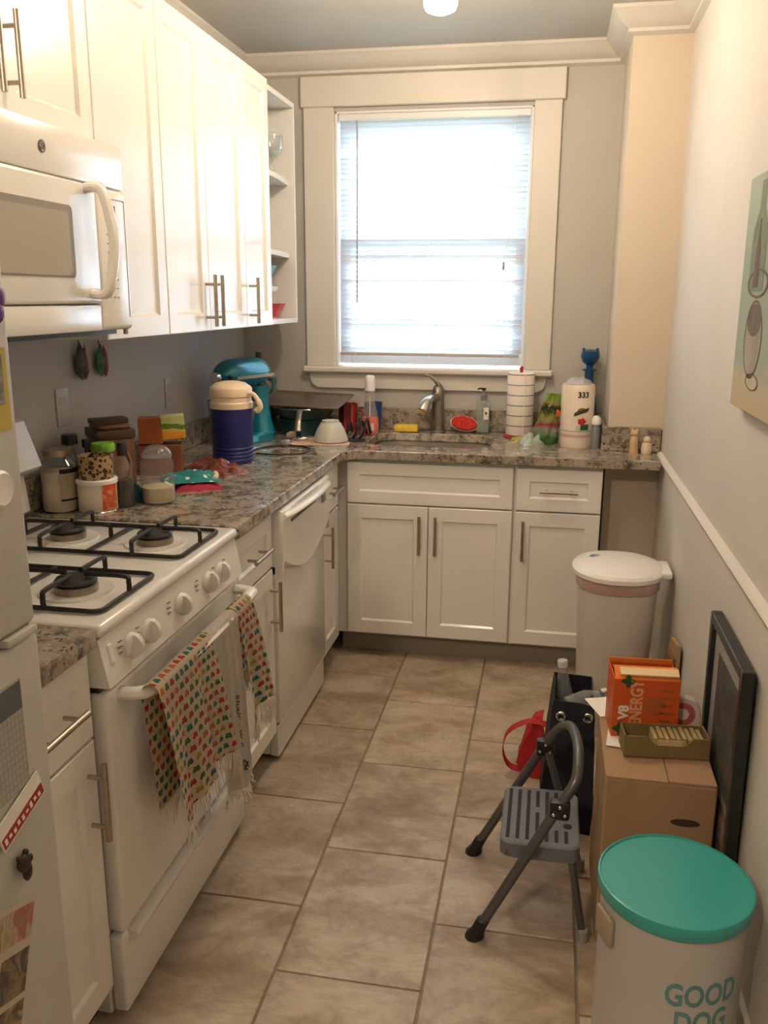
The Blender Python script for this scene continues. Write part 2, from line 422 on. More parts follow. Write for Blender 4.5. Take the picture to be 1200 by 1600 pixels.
# ---- ceiling lamps
def lamp(x, y, st, label, zb=2.36, r=.052, globe=False):
    t = thing('ceiling_lamp', label, 'lamp', (x, y, H))
    G().lathe([(.0, -.03), (.05, -.03), (.062, -.022), (.066, 0)], n=32).obj('canopy', CHRO, t)
    d = zb-H
    if globe:
        G().ball((0, 0, -.03-r*.95), r, 28, 16).obj('glass_globe', emit('lit_globe', (1, .79, .57), st), t); return t
    G().lathe([(.0, d), (r*.5, d+.002), (r*.85, d+.010), (r*.98, d+.024), (r, d+.04), (r, -.04), (r*.9, -.03), (0, -.03)], n=32).obj('glass_shade', emit('lit_shade', (1, .79, .57), st), t)
    return t
lamp(1.085, -1.19, LAMP1, 'lit white cylinder ceiling lamp between the cabinets and window')
lamp(.92, -2.15, LAMP2, 'lit globe ceiling lamp above the floor beside the range', r=.055, globe=True)
lamp(.66, -4.75, LAMP3, 'lit globe ceiling lamp behind the fridge', r=.055, globe=True)

# ================================================================= CABINETS
def shaker(name, x0, x1, z0, z1, yf, parent, rw=.056, m=None):
    """recessed-panel front; back face at yf, front at yf-.02 (local -y is the front)"""
    m = m or CAB
    def ring(i, y): return [(x0+i, y, z0+i), (x1-i, y, z0+i), (x1-i, y, z1-i), (x0+i, y, z1-i)]
    o = G().loft([ring(0, yf), ring(0, yf-.018), ring(.002, yf-.020), ring(rw, yf-.020), ring(rw+.008, yf-.011), ring(rw+.008, yf)], False, False).obj(name, m, parent, ang=25)
    G().box(x0+rw+.004, x1-rw-.004, yf-.012, yf-.003, z0+rw+.004, z1-rw-.004).obj('panel', m, o)
    return o
def bar(parent, cx, cz, yf, L=.165, vert=True, off=.034, m=None):
    g = G(); r = .0065; d = L*.32
    y = yf-off
    if vert:
        g.cyl((cx, y, cz-L/2), (cx, y, cz+L/2), r, n=12)
        for s in (-1, 1): g.cyl((cx, yf, cz+s*d), (cx, y, cz+s*d), .0048, n=10)
    else:
        g.cyl((cx-L/2, y, cz), (cx+L/2, y, cz), r, n=12)
        for s in (-1, 1): g.cyl((cx+s*d, yf, cz), (cx+s*d, y, cz), .0048, n=10)
    return g.obj('handle', m or NICK, parent)
def wallcab(label, loc, rz, w, z0, z1, doors, d=.33, hz=.097, name='wall_cabinet'):
    t = thing(name, label, 'cabinet', (loc[0], loc[1], z0), rz, 'white wall cabinets')
    h = z1-z0
    G().box(0, w, -d, 0, 0, h, .001, 1).obj('body', CAB, t)
    n = len(doors); x = .0015
    for dw, side in doors:
        o = shaker('door', x, x+dw-.003, .0, h, -d, t)
        hx = x+.030 if side == 'l' else x+dw-.033
        bar(o, hx, hz, -d-.02)
        x += dw
    return t
UL = PI/2
ZU0, ZU1 = 1.412, 2.33
wallcab('short white wall cabinet above the microwave', (0, -2.76, 0), UL, .758, 1.875, ZU1, [(.379, 'r'), (.379, 'l')], hz=.12)
wallcab('tall single-door wall cabinet beside the microwave', (0, -2.0, 0), UL, .378, ZU0, ZU1, [(.378, 'l')])
wallcab('tall double-door wall cabinet between two single ones', (0, -1.62, 0), UL, .69, ZU0, ZU1, [(.325, 'r'), (.365, 'l')])
wallcab('narrow single-door wall cabinet next to the open shelves', (0, -.93, 0), UL, .305, ZU0, ZU1, [(.305, 'l')])
# open end shelves
sh = thing('open_shelf_unit', 'open white end shelf unit beside the window', 'shelf', (0, -.625, ZU0), UL)
sw = .445; hh = ZU1-ZU0
G().box(0, sw, -.018, -.0, 0, hh).obj('back_panel', CABIN, sh)
G().box(sw-.016, sw, -.325, -.018, 0, hh).obj('side_panel', CAB, sh)
def shelf(z, c, t=.02):
    poly = [(0, -.018), (sw-.016, -.018), (sw-.016, -.325+c), (sw*.5, -.325+c*.25), (0, -.325)]
    return G().prism(list(reversed(poly)), z, z+t).obj('shelf', CAB, sh)
shelf(0, 0); shelf(.28, .03); shelf(.585, .03); shelf(hh-.02, 0)
ZS = [ZU0+.02, ZU0+.30, ZU0+.605]

def basecab(label, loc, rz, w, fronts, d=.61, h=.875, kick=True, name='base_cabinet'):
    """fronts: list of (kind, x0, x1, z0, z1, handle) handle: None|'h'|'l'|'r'"""
    t = thing(name, label, 'cabinet', (loc[0], loc[1], 0), rz, 'white base cabinets')
    if 'sink' in label and 'two doors' in label:
        g = G(); g.box(0, .018, -d, -.004, .105, h); g.box(w-.018, w, -d, -.004, .105, h); g.box(.018, w-.018, -d, -.004, .105, .123); g.box(.018, w-.018, -.022, -.004, .123, h)
        g.box(.018, .06, -d, -d+.018, .123, h); g.box(w-.03, w-.018, -d, -d+.018, .123, h); g.box(.06, w-.03, -d, -d+.018, .66, .71); g.box(.06, w-.03, -d, -d+.018, .85, h); g.obj('body', CAB, t)
    else: G().box(0, w, -d, -.004, .105, h, .001, 1).obj('body', CAB, t)
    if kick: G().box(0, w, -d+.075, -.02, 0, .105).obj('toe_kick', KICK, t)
    for k, x0, x1, z0, z1, hd in fronts:
        o = shaker(k, x0, x1, z0, z1, -d, t, rw=.05 if k != 'door' else .056)
        if hd == 'h': bar(o, (x0+x1)/2, (z0+z1)/2, -d-.02, L=.15, vert=False)
        elif hd: bar(o, x0+.032 if hd == 'l' else x1-.032, z1-.115, -d-.02, L=.165)
    return t
DZ = (.690, .862); OZ = (.115, .683)
basecab('white base cabinet between the fridge and range', (0, -2.985, 0), UL, .295, [('drawer', .003, .292, *DZ, 'h'), ('door', .003, .292, *OZ, 'r')])
basecab('white base cabinet between the range and dishwasher', (0, -1.920, 0), UL, .36, [('drawer', .003, .357, *DZ, 'h'), ('door', .003, .357, *OZ, 'r')])
basecab('narrow white base cabinet between dishwasher and the inside corner', (0, -.945, 0), UL, .265, [('drawer', .003, .262, *DZ, 'h'), ('door', .003, .262, *OZ, 'l')])
basecab('white sink base cabinet with two doors and false drawer front', (.612, 0, 0), 0, .733, [('false_front', .045, .729, *DZ, None), ('door', .045, .3855, *OZ, 'r'), ('door', .3885, .729, *OZ, 'l')])
basecab('white base cabinet with drawer right of the sink cabinet', (1.346, 0, 0), 0, .345, [('drawer', .010, .343, *DZ, 'h'), ('door', .010, .343, *OZ, 'l')])

# ---- countertops
def slab(poly, hole=None, z0=.877, z1=.915):
    b = bmesh.new()
    def loop(ps):
        vs = [b.verts.new((x, y, z1)) for x, y in ps]
        return [b.edges.new((vs[i], vs[(i+1) % len(vs)])) for i in range(len(vs))]
    es = loop(poly)+(loop(hole) if hole else [])
    bmesh.ops.triangle_fill(b, use_beauty=True, edges=es)
    top = list(b.faces)
    r = bmesh.ops.extrude_face_region(b, geom=top)
    for v in r['geom']:
        if isinstance(v, bmesh.types.BMVert): v.co.z = z0
    g = G(); g.b.free(); g.b = b; return g
ct = thing('countertop', 'L-shaped speckled brown granite countertop with the sink cut into it', 'countertop', (0, 0, .877))
SX0, SX1, SY0, SY1 = .70, 1.23, -.50, -.135
poly = [(.002, -.002), (.002, -1.920), (.652, -1.920), (.652, -.70), (.70, -.652), (W-.022, -.652), (W-.022, YC-.002), (XC-.002, YC-.002), (XC-.002, -.002)]
o = slab(poly, rrect(SX0, SX1, SY0, SY1, .09, 6), 0, .038).obj('slab', GRAN, ct, ang=30)
bv = o.modifiers.new('b', 'BEVEL'); bv.width = .004; bv.segments = 2; bv.limit_method = 'ANGLE'; bv.angle_limit = math.radians(40)
def bsp(*a): G().box(*a, .002, 1).obj('backsplash', GRAN, ct)
bsp(.004, .024, -1.918, -.026, .0385, .138); bsp(.004, XC-.004, -.024, -.004, .0385, .138)
bsp(XC-.024, XC-.004, YC-.002, -.026, .0385, .138); bsp(XC-.024, W-.006, YC-.024, YC-.004, .0385, .138)
tag(G().box(.004, .652, -2.985, -2.693, .877, .915, .004).obj('countertop', GRAN), 'small granite countertop piece between the fridge and range', 'countertop')
# ---- sink
g = G(); R0 = []
for z, i, rr in ((.8768, -.012, .1), (.8768, .002, .09), (.84, .006, .085), (.72, .018, .075), (.705, .03, .065), (.70, .06, .05)):
    R0.append([(x, y, z) for x, y in rrect(SX0+i, SX1-i, SY0+i, SY1-i, rr, 6)])
for z, i, rr in ((.698, .06, .05), (.703, .028, .066), (.72, .015, .077), (.875, -.0, .091), (.8755, -.012, .1)):
    R0.append([(x, y, z) for x, y in rrect(SX0+i, SX1-i, SY0+i, SY1-i, rr, 6)])
sk = thing('sink', 'stainless undermount sink basin below the window', 'sink', ((SX0+SX1)/2, (SY0+SY1)/2, .70))
off = Vector(sk.location)
g.loft([[Vector(p)-off for p in r] for r in R0]).obj('basin', STEEL, sk)
G().lathe([(0, .0035), (.02, .0035), (.03, .007), (.042, .003), (.042, .0015), (0, .0015)], n=24).obj('drain', CHRO, sk)
# ---- faucet
FAUC = mat('faucet_nickel', (.36, .33, .29), .3, 1, var=.08, vs=40)
fa = thing('faucet', 'brushed nickel pull-out faucet with a lever handle on top', 'faucet', (.962, -.080, .915))
G().lathe([(.036, 0), (.036, .006), (.031, .010), (.030, .08), (.029, .17), (.028, .195), (.02, .215), (0, .22)], n=24).obj('body', FAUC, fa)
g = G(); g.tube(arc([(.0, -.0, .155), (-.012, -.035, .165), (-.025, -.075, .163)]), [.021]*13, 14); g.obj('spout', FAUC, fa)
g = G(); g.tube(arc([(-.025, -.072, .164), (-.040, -.108, .150), (-.055, -.135, .112)]), [.020, .0205, .021, .0215, .022, .0225, .0235, .024, .025, .026, .027, .0275, .028], 16)
g.obj('spray_head', mat('bright_nickel', (.66, .65, .64), .16, 1), fa)
g = G(); g.tube(arc([(.006, .0, .195), (.0, -.012, .222), (-.022, -.018, .248), (-.045, -.022, .262), (-.060, -.024, .262)]), [.022, .021, .019, .017, .015, .013, .012, .0105, .0095, .009, .008, .0075, .007, .0065, .006, .0055, .0055, .006, .006, .006, .007, .007, .007, .006, .005], 12)
g.obj('lever', FAUC, fa)

# ================================================================= MICROWAVE
mw = thing('microwave', 'white over-the-range microwave under the short wall cabinet', 'microwave', (0, -2.757, 1.442), UL)
mwW, mwH, md = .752, .428, .398
G().box(0, mwW, -md, -.002, 0, mwH, .004).obj('body', APPL, mw)
G().box(.0, mwW, -md-.022, -md, mwH-.10, mwH, .006).obj('vent_panel', ENAM, mw)
g = G(); g.lathe([(.0, 0), (.0125, 0), (.0125, .003), (.0, .003)], (.400, -md-.0215, mwH-.05), 24, (0, -1, 0)); bd = g.obj('badge', mat('badge_grey', (.18, .17, .15), .3, .8), mw)
G().tube([(.400+.0085*math.cos(a*PI/10), -md-.0252, mwH-.05+.0085*math.sin(a*PI/10)) for a in range(20)], .0011, 6, True).obj('badge_ring', CHRO, bd)
g = G(); g.tube(arc([(.396, -md-.0252, mwH-.046), (.401, -md-.0252, mwH-.045), (.397, -md-.0252, mwH-.053), (.405, -md-.0252, mwH-.054)]), .0008, 5); g.obj('badge_mark', CHRO, bd)
dr = G().box(.0, .597, -md-.03, -md, .062, mwH-.103, .008, 3).obj('door', ENAM, mw)
def ring2(x0, x1, z0, z1, y): return [(x, y, z) for x, z in rrect(x0, x1, z0, z1, .012, 3)]
G().loft([ring2(.05, .485, .118, .27, -md-.0305), ring2(.05, .485, .118, .27, -md-.0315), ring2(.055, .477, .121, .264, -md-.0318)]).obj('window_frame', mat('micro_frame', (.26, .23, .185), .4), dr)
G().loft([ring2(.062, .467, .122, .255, -md-.0316), ring2(.062, .467, .122, .255, -md-.0328)]).obj('window', mat('micro_window', (.40, .365, .31), .18, coat=.5), dr)
HL = arc([(.560, -md-.028, .085), (.560, -md-.062, .088), (.567, -md-.076, .14), (.571, -md-.082, .20), (.567, -md-.076, .26), (.560, -md-.062, .312), (.560, -md-.028, .315)])
G().tube(HL, .0145, 10, sq=(1.25, .8)).obj('handle', ENAM, dr)
G().box(.0, .597, -md-.026, -md, 0, .060, .005).obj('lower_panel', ENAM, mw)
cp = G().box(.599, mwW, -md-.028, -md, 0, mwH-.102, .012, 3).obj('control_panel', ENAM, mw)
G().box(.636, .688, -md-.0290, -md-.0275, .252, .288, .0005, 1).obj('display', BLK, cp)
LBL = mat('button_print', (.34, .31, .27), .5)
for r in range(8):
    for c in range(3): G().box(.640+c*.018, .640+c*.018+(.010 if (r+c) % 3 else .006), -md-.0288, -md-.0278, .075+r*.0205, .079+r*.0205).obj('button_mark', LBL, cp)
g = G(); g.box(.625, .735, -md-.0290, -md-.0275, .302, .3035); g.box(.734, .7355, -md-.0290, -md-.0275, .03, .3035); g.obj('panel_outline', LBL, cp)
G().box(.02, mwW-.02, -md+.01, -.03, -.012, 0).obj('underside', BLK, mw)

# ================================================================= RANGE
RY0, RW = -2.683, .755
rg = thing('gas_range', 'white gas range with black grates and towels on the oven handle', 'range', (0, RY0, 0), UL)
G().box(0, RW, -.615, -.03, .03, .885, .003, 1).obj('body', APPL, rg)
for x in (.06, RW-.06):
    for y in (-.56, -.1): G().lathe([(.018, 0), (.018, .012), (.012, .03)], (x, y, 0), 12).obj('foot', BLK, rg)
g = G().box(-.0, RW+.0, -.655, -.03, .886, .914, .012, 3); g.obj('cooktop', ENAM, rg)
rs = [[(0.003 if k == 0 else RW-.003, y, z) for y, z in ((-.615, .884), (-.645, .884), (-.664, .785), (-.615, .785))] for k in (0, 1)]
cpn = G().loft(rs).obj('control_panel', ENAM, rg)
rs = [[(0.0 if k == 0 else RW, y, z) for y, z in ((-.03, .914), (-.05, .930), (-.038, 1.035), (-.085, 1.048), (-.098, 1.062), (-.055, 1.185), (-.03, 1.195))] for k in (0, 1)]
G().loft([[(x, y+.012, z) for x, y, z in r] for r in rs]).obj('backguard', ENAM, rg)
pn = Vector((0, -.983, -.185)).normalized()
def knob(x, rot):
    c = Vector((x, -.6545, .838)); g = G()
    g.lathe([(0, 0), (.025, 0), (.0245, .010), (.021, .014), (0, .014)], c, 28, pn)
    k = g.obj('knob', WHITE, cpn)
    M = Matrix.Translation(c) @ pn.to_track_quat('Z', 'Y').to_matrix().to_4x4() @ Matrix.Rotation(rot, 4, 'Z')
    pr = [(-.0075, .012), (-.0055, .034), (.0055, .034), (.0075, .012)]
    rr = [[M @ Vector((x_, yy*s_, z_)) for x_, z_ in pr] for yy, s_ in ((-.0275, 1),)]
    L = []
    for t in range(9):
        yy = -.027+.054*t/8; hsc = math.sqrt(max(0, 1-(2*t/8-1)**2*.9))
        L.append([M @ Vector((x_, yy, .010+(z_-.010)*hsc)) for x_, z_ in pr])
    G().loft(L).obj('grip', WHITE, k)
for x, r in ((.105, .15), (.185, .1), (.355, .25), (.52, .1), (.60, .05)): knob(x, r+PI*0)
M = Matrix.Translation((.035, -.652, .845)) @ Matrix.Rotation(-.19, 4, 'X')
G().box(-.008, .008, -.004, .003, -.02, .02, .002, 1, M).obj('rocker_switch', WHITE, cpn)
PR = mat('range_print', (.25, .2, .17), .6)
for x in (.07, .145, .30, .46, .565, .64):
    for k in range(3): G().box(x-.006, x+.006, -.6575, -.6535, .832+k*.012, .834+k*.012).obj('print_mark', PR, cpn)
dr = G().box(.004, RW-.004, -.655, -.616, .232, .772, .010, 3).obj('oven_door', ENAM, rg)
G().box(.004, RW-.004, -.640, -.616, .774, .784).obj('door_gap_shade', BLK, rg)  # black strip puts the shade above the oven door in as colour
hx0, hx1 = .058, RW-.04
hp = arc([(hx0, -.652, .752), (hx0+.006, -.690, .752), (hx0+.05, -.712, .754), (RW/2, -.722, .755), (hx1-.05, -.712, .754), (hx1-.006, -.690, .752), (hx1, -.652, .752)])
G().tube(hp, .0145, 12, sq=(1.25, .9)).obj('handle', ENAM, dr)
dw_ = G().box(.004, RW-.004, -.650, -.616, .035, .222, .008, 3).obj('drawer', ENAM, rg)
rs = [[(x, y, z) for y, z in ((-.648, .195), (-.668, .20), (-.672, .212), (-.668, .221), (-.648, .222))] for x in (.03, RW-.03)]
G().loft(rs).obj('drawer_lip', ENAM, dw_)
# burners + grates ; local x along range width, local y=-depth
def burner(x, y, r=.045):
    g = G(); g.lathe([(0, .914), (r*1.75, .914), (r*1.7, .918), (r*1.25, .9165), (0, .9165)], (x, y, 0), 32); bw = g.obj('burner_bowl', ENAM, rg)
    G().lathe([(r*1.02, .9165), (r*1.0, .932), (r*.7, .936), (0, .936)], (x, y, 0), 28).obj('burner_head', mat('burner_alu', (.34, .29, .23), .4, .9, var=.2, vs=60), bw)
    G().lathe([(0, .936), (r*.95, .936), (r*.98, .941), (r*.9, .946), (0, .948)], (x, y, 0), 28).obj('burner_cap', mat('burner_cap', (.03, .03, .032), .55), bw)
def grate(x0, x1, y0, y1):
    g = G(); b = .0055; zl = .921; zh = .955
    def rod(*pts): g.tube([Vector(p) for p in pts], b, 8)
    cxs = (x0+x1)/2; ym = (y0+y1)/2
    g.tube([(x, y, zl) for x, y in rrect(x0, x1, y0, y1, .02, 3)], b, 8, True)
    rod((x0, ym, zl), (x1, ym, zl))
    for a, bb in ((y0, ym), (ym, y1)):
        cy = (a+bb)/2; k = .050
        for sx in (-1, 1):
            xe = x0 if sx < 0 else x1
            g.tube(arc([(xe, cy, zl), (xe, cy, zh-.012), (xe-sx*-.0 - sx*.010, cy, zh), (cxs+sx*.022, cy, zh)], 4), b, 8)
        for ye, s_ in ((a, -1), (bb, 1)):
            g.tube(arc([(cxs, ye, zl), (cxs, ye, zh-.012), (cxs, ye-s_*.010, zh), (cxs, cy+s_*.022, zh)], 4), b, 8)
    return g.obj('grate', IRON, rg)
for x0, x1 in ((.055, .305), (.435, .690)):
    for y in (-.265, -.505): burner((x0+x1)/2, y)
    grate(x0, x1, -.625, -.145)

# ================================================================= DISHWASHER
dwz = thing('dishwasher', 'white built-in dishwasher with an arched control panel', 'dishwasher', (0, -1.555, 0), UL)
G().box(.004, .604, -.60, -.03, .02, .868, .002, 1).obj('body', APPL, dwz)
dd = G().box(.004, .604, -.640, -.60, .140, .690, .006, 2).obj('door', ENAM, dwz)
p = [(.004, .868), (.004, .66)]
for i in range(13):
    t = i/12; p.append((.014+.58*t, .70-.085*math.sin(PI*t)))
p += [(.604, .66), (.604, .868)]
g = G(); g.loft([[(x, -.60, z) for x, z in p], [(x, -.652, z) for x, z in p], [(.304+(x-.304)*.985, -.662, .775+(z-.775)*.96) for x, z in p]])
c_ = g.obj('control_panel', ENAM, dwz)
G().box(.10, .40, -.664, -.660, .812, .822).obj('recess_shade', DARK, c_)  # flat dark strip: recess shade painted on, nothing is cut in
G().tube(arc([(.03, -.655, .845), (.10, -.676, .852), (.304, -.688, .855), (.50, -.676, .852), (.578, -.655, .845)]), .012, 10, sq=(1.5, .8)).obj('handle', ENAM, c_)
G().box(.485, .535, -.668, -.661, .785, .835, .004).obj('dial', GREY, c_)
k = G().box(.004, .604, -.632, -.60, .015, .125, .004, 1).obj('kick_plate', APPL, dwz)
G().box(.02, .60, -.618, -.60, .126, .139).obj('gap_shade', BLK, dwz)  # black strip colours in the shade between door and kick plate

# ================================================================= FRIDGE
fr = thing('fridge', 'off-white top-freezer fridge with magnets and papers on its doors', 'fridge', (0, -3.745, 0), UL)
G().box(0, .74, -.665, -.03, .02, 1.565, .006).obj('body', FRID, fr)
for x in (.06, .68):
    for y in (-.6, -.1): G().cyl((x, y, 0), (x, y, .022), .018, n=12).obj('foot', BLK, fr)
fd = G().box(0, .742, -.735, -.67, 1.052, 1.573, .010, 3).obj('freezer_door', FRID, fr)
rd = G().box(0, .742, -.738, -.67, .09, 1.038, .012, 3).obj('fridge_door', FRID, fr)
G().box(.01, .735, -.70, -.64, .02, .088).obj('base_grille', DARK, fr)
G().box(.005, .735, -.67, -.655, .09, 1.57).obj('door_gasket', GREY, fr)
G().box(.66, .735, -.742, -.700, 1.0385, 1.0515, .005).obj('hinge', FRID, fr)
G().tube(arc([(.06, -.732, 1.12), (.06, -.775, 1.13), (.06, -.775, 1.40), (.06, -.732, 1.41)], 5), .012, 10).obj('handle', FRID, fd)
G().tube(arc([(.06, -.735, .55), (.06, -.778, .56), (.06, -.778, .96), (.06, -.735, .97)], 5), .012, 10).obj('handle', FRID, rd)
# things held on the fridge doors (x = door face)
FX1, FX2 = .7355, .7385
def onf(px, py, x): return at(px, py, 0, x)
def plate(name, label, cat, y0, y1, z0, z1, x, t, m, group=None):
    o = G().box(0, t, -(y1-y0)/2, (y1-y0)/2, 0, z1-z0, min(t*.3, .002), 1).obj(name, m); o.location = (x, (y0+y1)/2, z0)
    return tag(o, label, cat, group)
def photomat(name, cols, sc, seed):
    m, n, p = base(name); co = n.coord()
    a = n.new('ShaderNodeVectorMath', operation='ADD'); n.set(a.inputs[0], co); a.inputs[1].default_value = (seed, seed*.7, seed*1.3)
    f = n.noise(a.outputs[0], sc, 3, .5, .6); k = len(cols)
    n.set(p.inputs['Base Color'], n.ramp(f, [(.28+.44*i/(k-1), c) for i, c in enumerate(cols)], 'LINEAR')); p.inputs['Roughness'].default_value = .35
    return m
# ================================================================= placing on the fridge
q = onf(5, 470, FX1)
g = G()
for k in range(5):
    a = 2*PI*k/5+.3; g.ball((.006, .016*math.cos(a), .018*math.sin(a)), .015, 10, 8, (.4, 1, 1))
o = g.obj('magnet', mat('purple_rubber', (.11, .02, .16), .4)); o.location = (FX1, q.y-.035, q.z); tag(o, 'purple flower magnet on the freezer door', 'magnet')
a, b = onf(26, 541, FX1), onf(26, 668, FX1)
pc = thing('photo_card', 'yellow-bordered dark photo card on the freezer door', 'photo', (FX1, a.y-.085, b.z))
G().box(0, .001, -.055, .055, 0, a.z-b.z).obj('card', mat('mustard_card', (.50, .40, .08), .6), pc)
G().box(.001, .0016, -.05, .045, .035, a.z-b.z-.008).obj('picture', photomat('dark_photo', [(.02, .025, .03), (.10, .11, .10), (.30, .28, .24), (.04, .04, .05)], 28, 4), pc)
q = onf(3, 762, FX1)
o = G().lathe([(0, 0), (.026, 0), (.026, .006), (.022, .010), (.012, .008), (0, .009)], (0, 0, 0), 24, (1, 0, 0)).obj('magnet', WHITE); o.location = (FX1, q.y-.01, q.z); tag(o, 'round white clip magnet low on the freezer door', 'magnet')
a, b = onf(44, 1075, FX2), onf(52, 1195, FX2)
nt = thing('calendar_sheet', 'grey printed calendar sheet on the lower fridge door', 'calendar', (FX2, a.y-.105, b.z-.02))
hgt = a.z-b.z+.045
def gridmat():
    m, n, p = base('calendar_print'); s_ = n.sep(n.coord()); y = n.math('FRACT', n.math('MULTIPLY', s_[1], 110)); z = n.math('FRACT', n.math('MULTIPLY', s_[2], 90))
    f = n.math('MULTIPLY', n.math('GREATER_THAN', y, .25), n.math('GREATER_THAN', z, .2)); n.set(p.inputs['Base Color'], n.mix(f, (.30, .29, .27), (.40, .38, .35))); return m
G().box(0, .0012, -.09, .086, 0, hgt).obj('page', gridmat(), nt)
G().box(.0012, .002, -.09, .084, hgt-.045, hgt-.003).obj('header', mat('slate_print', (.10, .12, .13), .5), nt)
a, b = onf(66, 1210, FX2), onf(20, 1300, FX2)
tg = thing('label_magnet', 'white and red strip magnet slanting on the lower fridge door', 'magnet', (FX2+.0022, a.y-.058, (a.z+b.z)/2-.02))
G().box(0, .003, -.056, .056, .0, .045).obj('strip', PAPER, tg)
G().box(.003, .0036, -.054, .054, .003, .022).obj('red_band', mat('red_band', (.34, .03, .03), .5), tg)
for i in range(9): G().box(.0036, .0038, -.050+i*.0112, -.050+i*.0112+.006, .007+.003*(i % 2), .018-.002*(i % 3)).obj('printed_mark', PAPER, tg)
tg.rotation_euler = (math.radians(18), 0, 0)
q = onf(30, 1358, FX2)
g = G(); g.ball((.008, 0, .012), .014, 12, 8, (.6, 1, 1)); g.ball((.008, .006, -.006), .010, 12, 8, (.6, 1, 1.5)); g.ball((.008, .014, .010), .007, 10, 6, (.6, 1, 1)); g.ball((.008, -.010, .024), .005, 8, 6); g.ball((.008, .006, .026), .005, 8, 6)
o = g.obj('magnet', mat('dark_brown_resin', (.03, .018, .012), .5)); o.location = (FX2+.001, q.y, q.z); tag(o, 'dark brown animal-shaped magnet on the lower fridge door', 'magnet')
a, b = onf(62, 1362, FX2), onf(30, 1560, FX2)
ps = thing('photo_sheet', 'strip of colour photos stuck on the lower fridge door', 'photo', (FX2, a.y-.17, a.z-.235)); ps.rotation_euler = (math.radians(-20), 0, 0)
G().box(0, .001, -.085, .075, 0, .25).obj('sheet', mat('ivory_sheet', (.52, .47, .38), .5), ps)
for i, (z0, z1) in enumerate(((.19, .24), (.11, .175), (.06, .10), (.012, .05))):
    for j, (y0, y1) in enumerate(((-.08, -.005), (.0, .07))):
        G().box(.001, .0016, y0, y1, z0, z1).obj('picture', photomat('sheet_photo_%d' % (i*2+j), [[(.35, .25, .10), (.45, .40, .28), (.38, .10, .10), (.2, .25, .15)], [(.05, .03, .02), (.22, .17, .10), (.03, .02, .03), (.35, .28, .18)], [(.40, .35, .26), (.06, .04, .03), (.25, .18, .10), (.45, .40, .3)], [(.45, .12, .06), (.30, .06, .04), (.5, .3, .2), (.4, .1, .06)]][i], 30, i+j*2.3), ps)

# ================================================================= TOWELS on the oven handle
def towelmat(name, dense, ground):
    m, n, p = base(name); uv = n.sep(n.coord('UV'))
    x = n.math('MULTIPLY', uv[0], dense); y = n.math('MULTIPLY', uv[1], dense*1.05)
    row = n.math('FLOOR', y); x = n.math('ADD', x, n.math('MULTIPLY', n.math('MODULO', row, 2.0), .5))
    cx = n.math('FLOOR', x); lx = n.math('SUBTRACT', n.math('FRACT', x), .5); ly = n.math('SUBTRACT', n.math('FRACT', y), .5)
    wn = n.new('ShaderNodeTexWhiteNoise', noise_dimensions='2D'); n.set(wn.inputs['Vector'], n.comb(cx, row, 0))
    ax = n.math('ABSOLUTE', lx)
    def ell(px, py, rx, ry):
        a = n.math('POWER', n.math('DIVIDE', n.math('SUBTRACT', ax, px), rx), 2); b = n.math('POWER', n.math('DIVIDE', n.math('SUBTRACT', ly, py), ry), 2)
        return n.math('LESS_THAN', n.math('ADD', a, b), 1.0)
    f = n.math('MAXIMUM', n.math('MAXIMUM', ell(.19, .10, .17, .19), ell(.14, -.16, .12, .13)), ell(0, 0, .04, .26))
    col = n.ramp(wn.outputs['Value'], [(0, (.55, .05, .03)), (.2, (.62, .16, .05)), (.36, (.10, .20, .05)), (.52, (.04, .20, .17)), (.68, (.50, .07, .05)), (.82, (.50, .33, .06)), (.92, (.10, .17, .12))], 'CONSTANT')
    n.set(p.inputs['Base Color'], n.mix(f, ground, col)); p.inputs['Roughness'].default_value = .9
    n.set(p.inputs['Normal'], n.bump(n.noise(n.coord('UV'), 900, 2), .3, .002)); return m
BUTT = towelmat('butterfly_print_cotton', 36, (.72, .62, .48))
WTOW = mat('white_cotton', (.72, .66, .58), .9, var=.03, vs=30, bump=.3, bs=300)
FRNG = mat('towel_fringe', (.70, .64, .56), .9, var=.06, vs=60)
HYZ = (.7185, .7545)                                                  # handle centre x, z
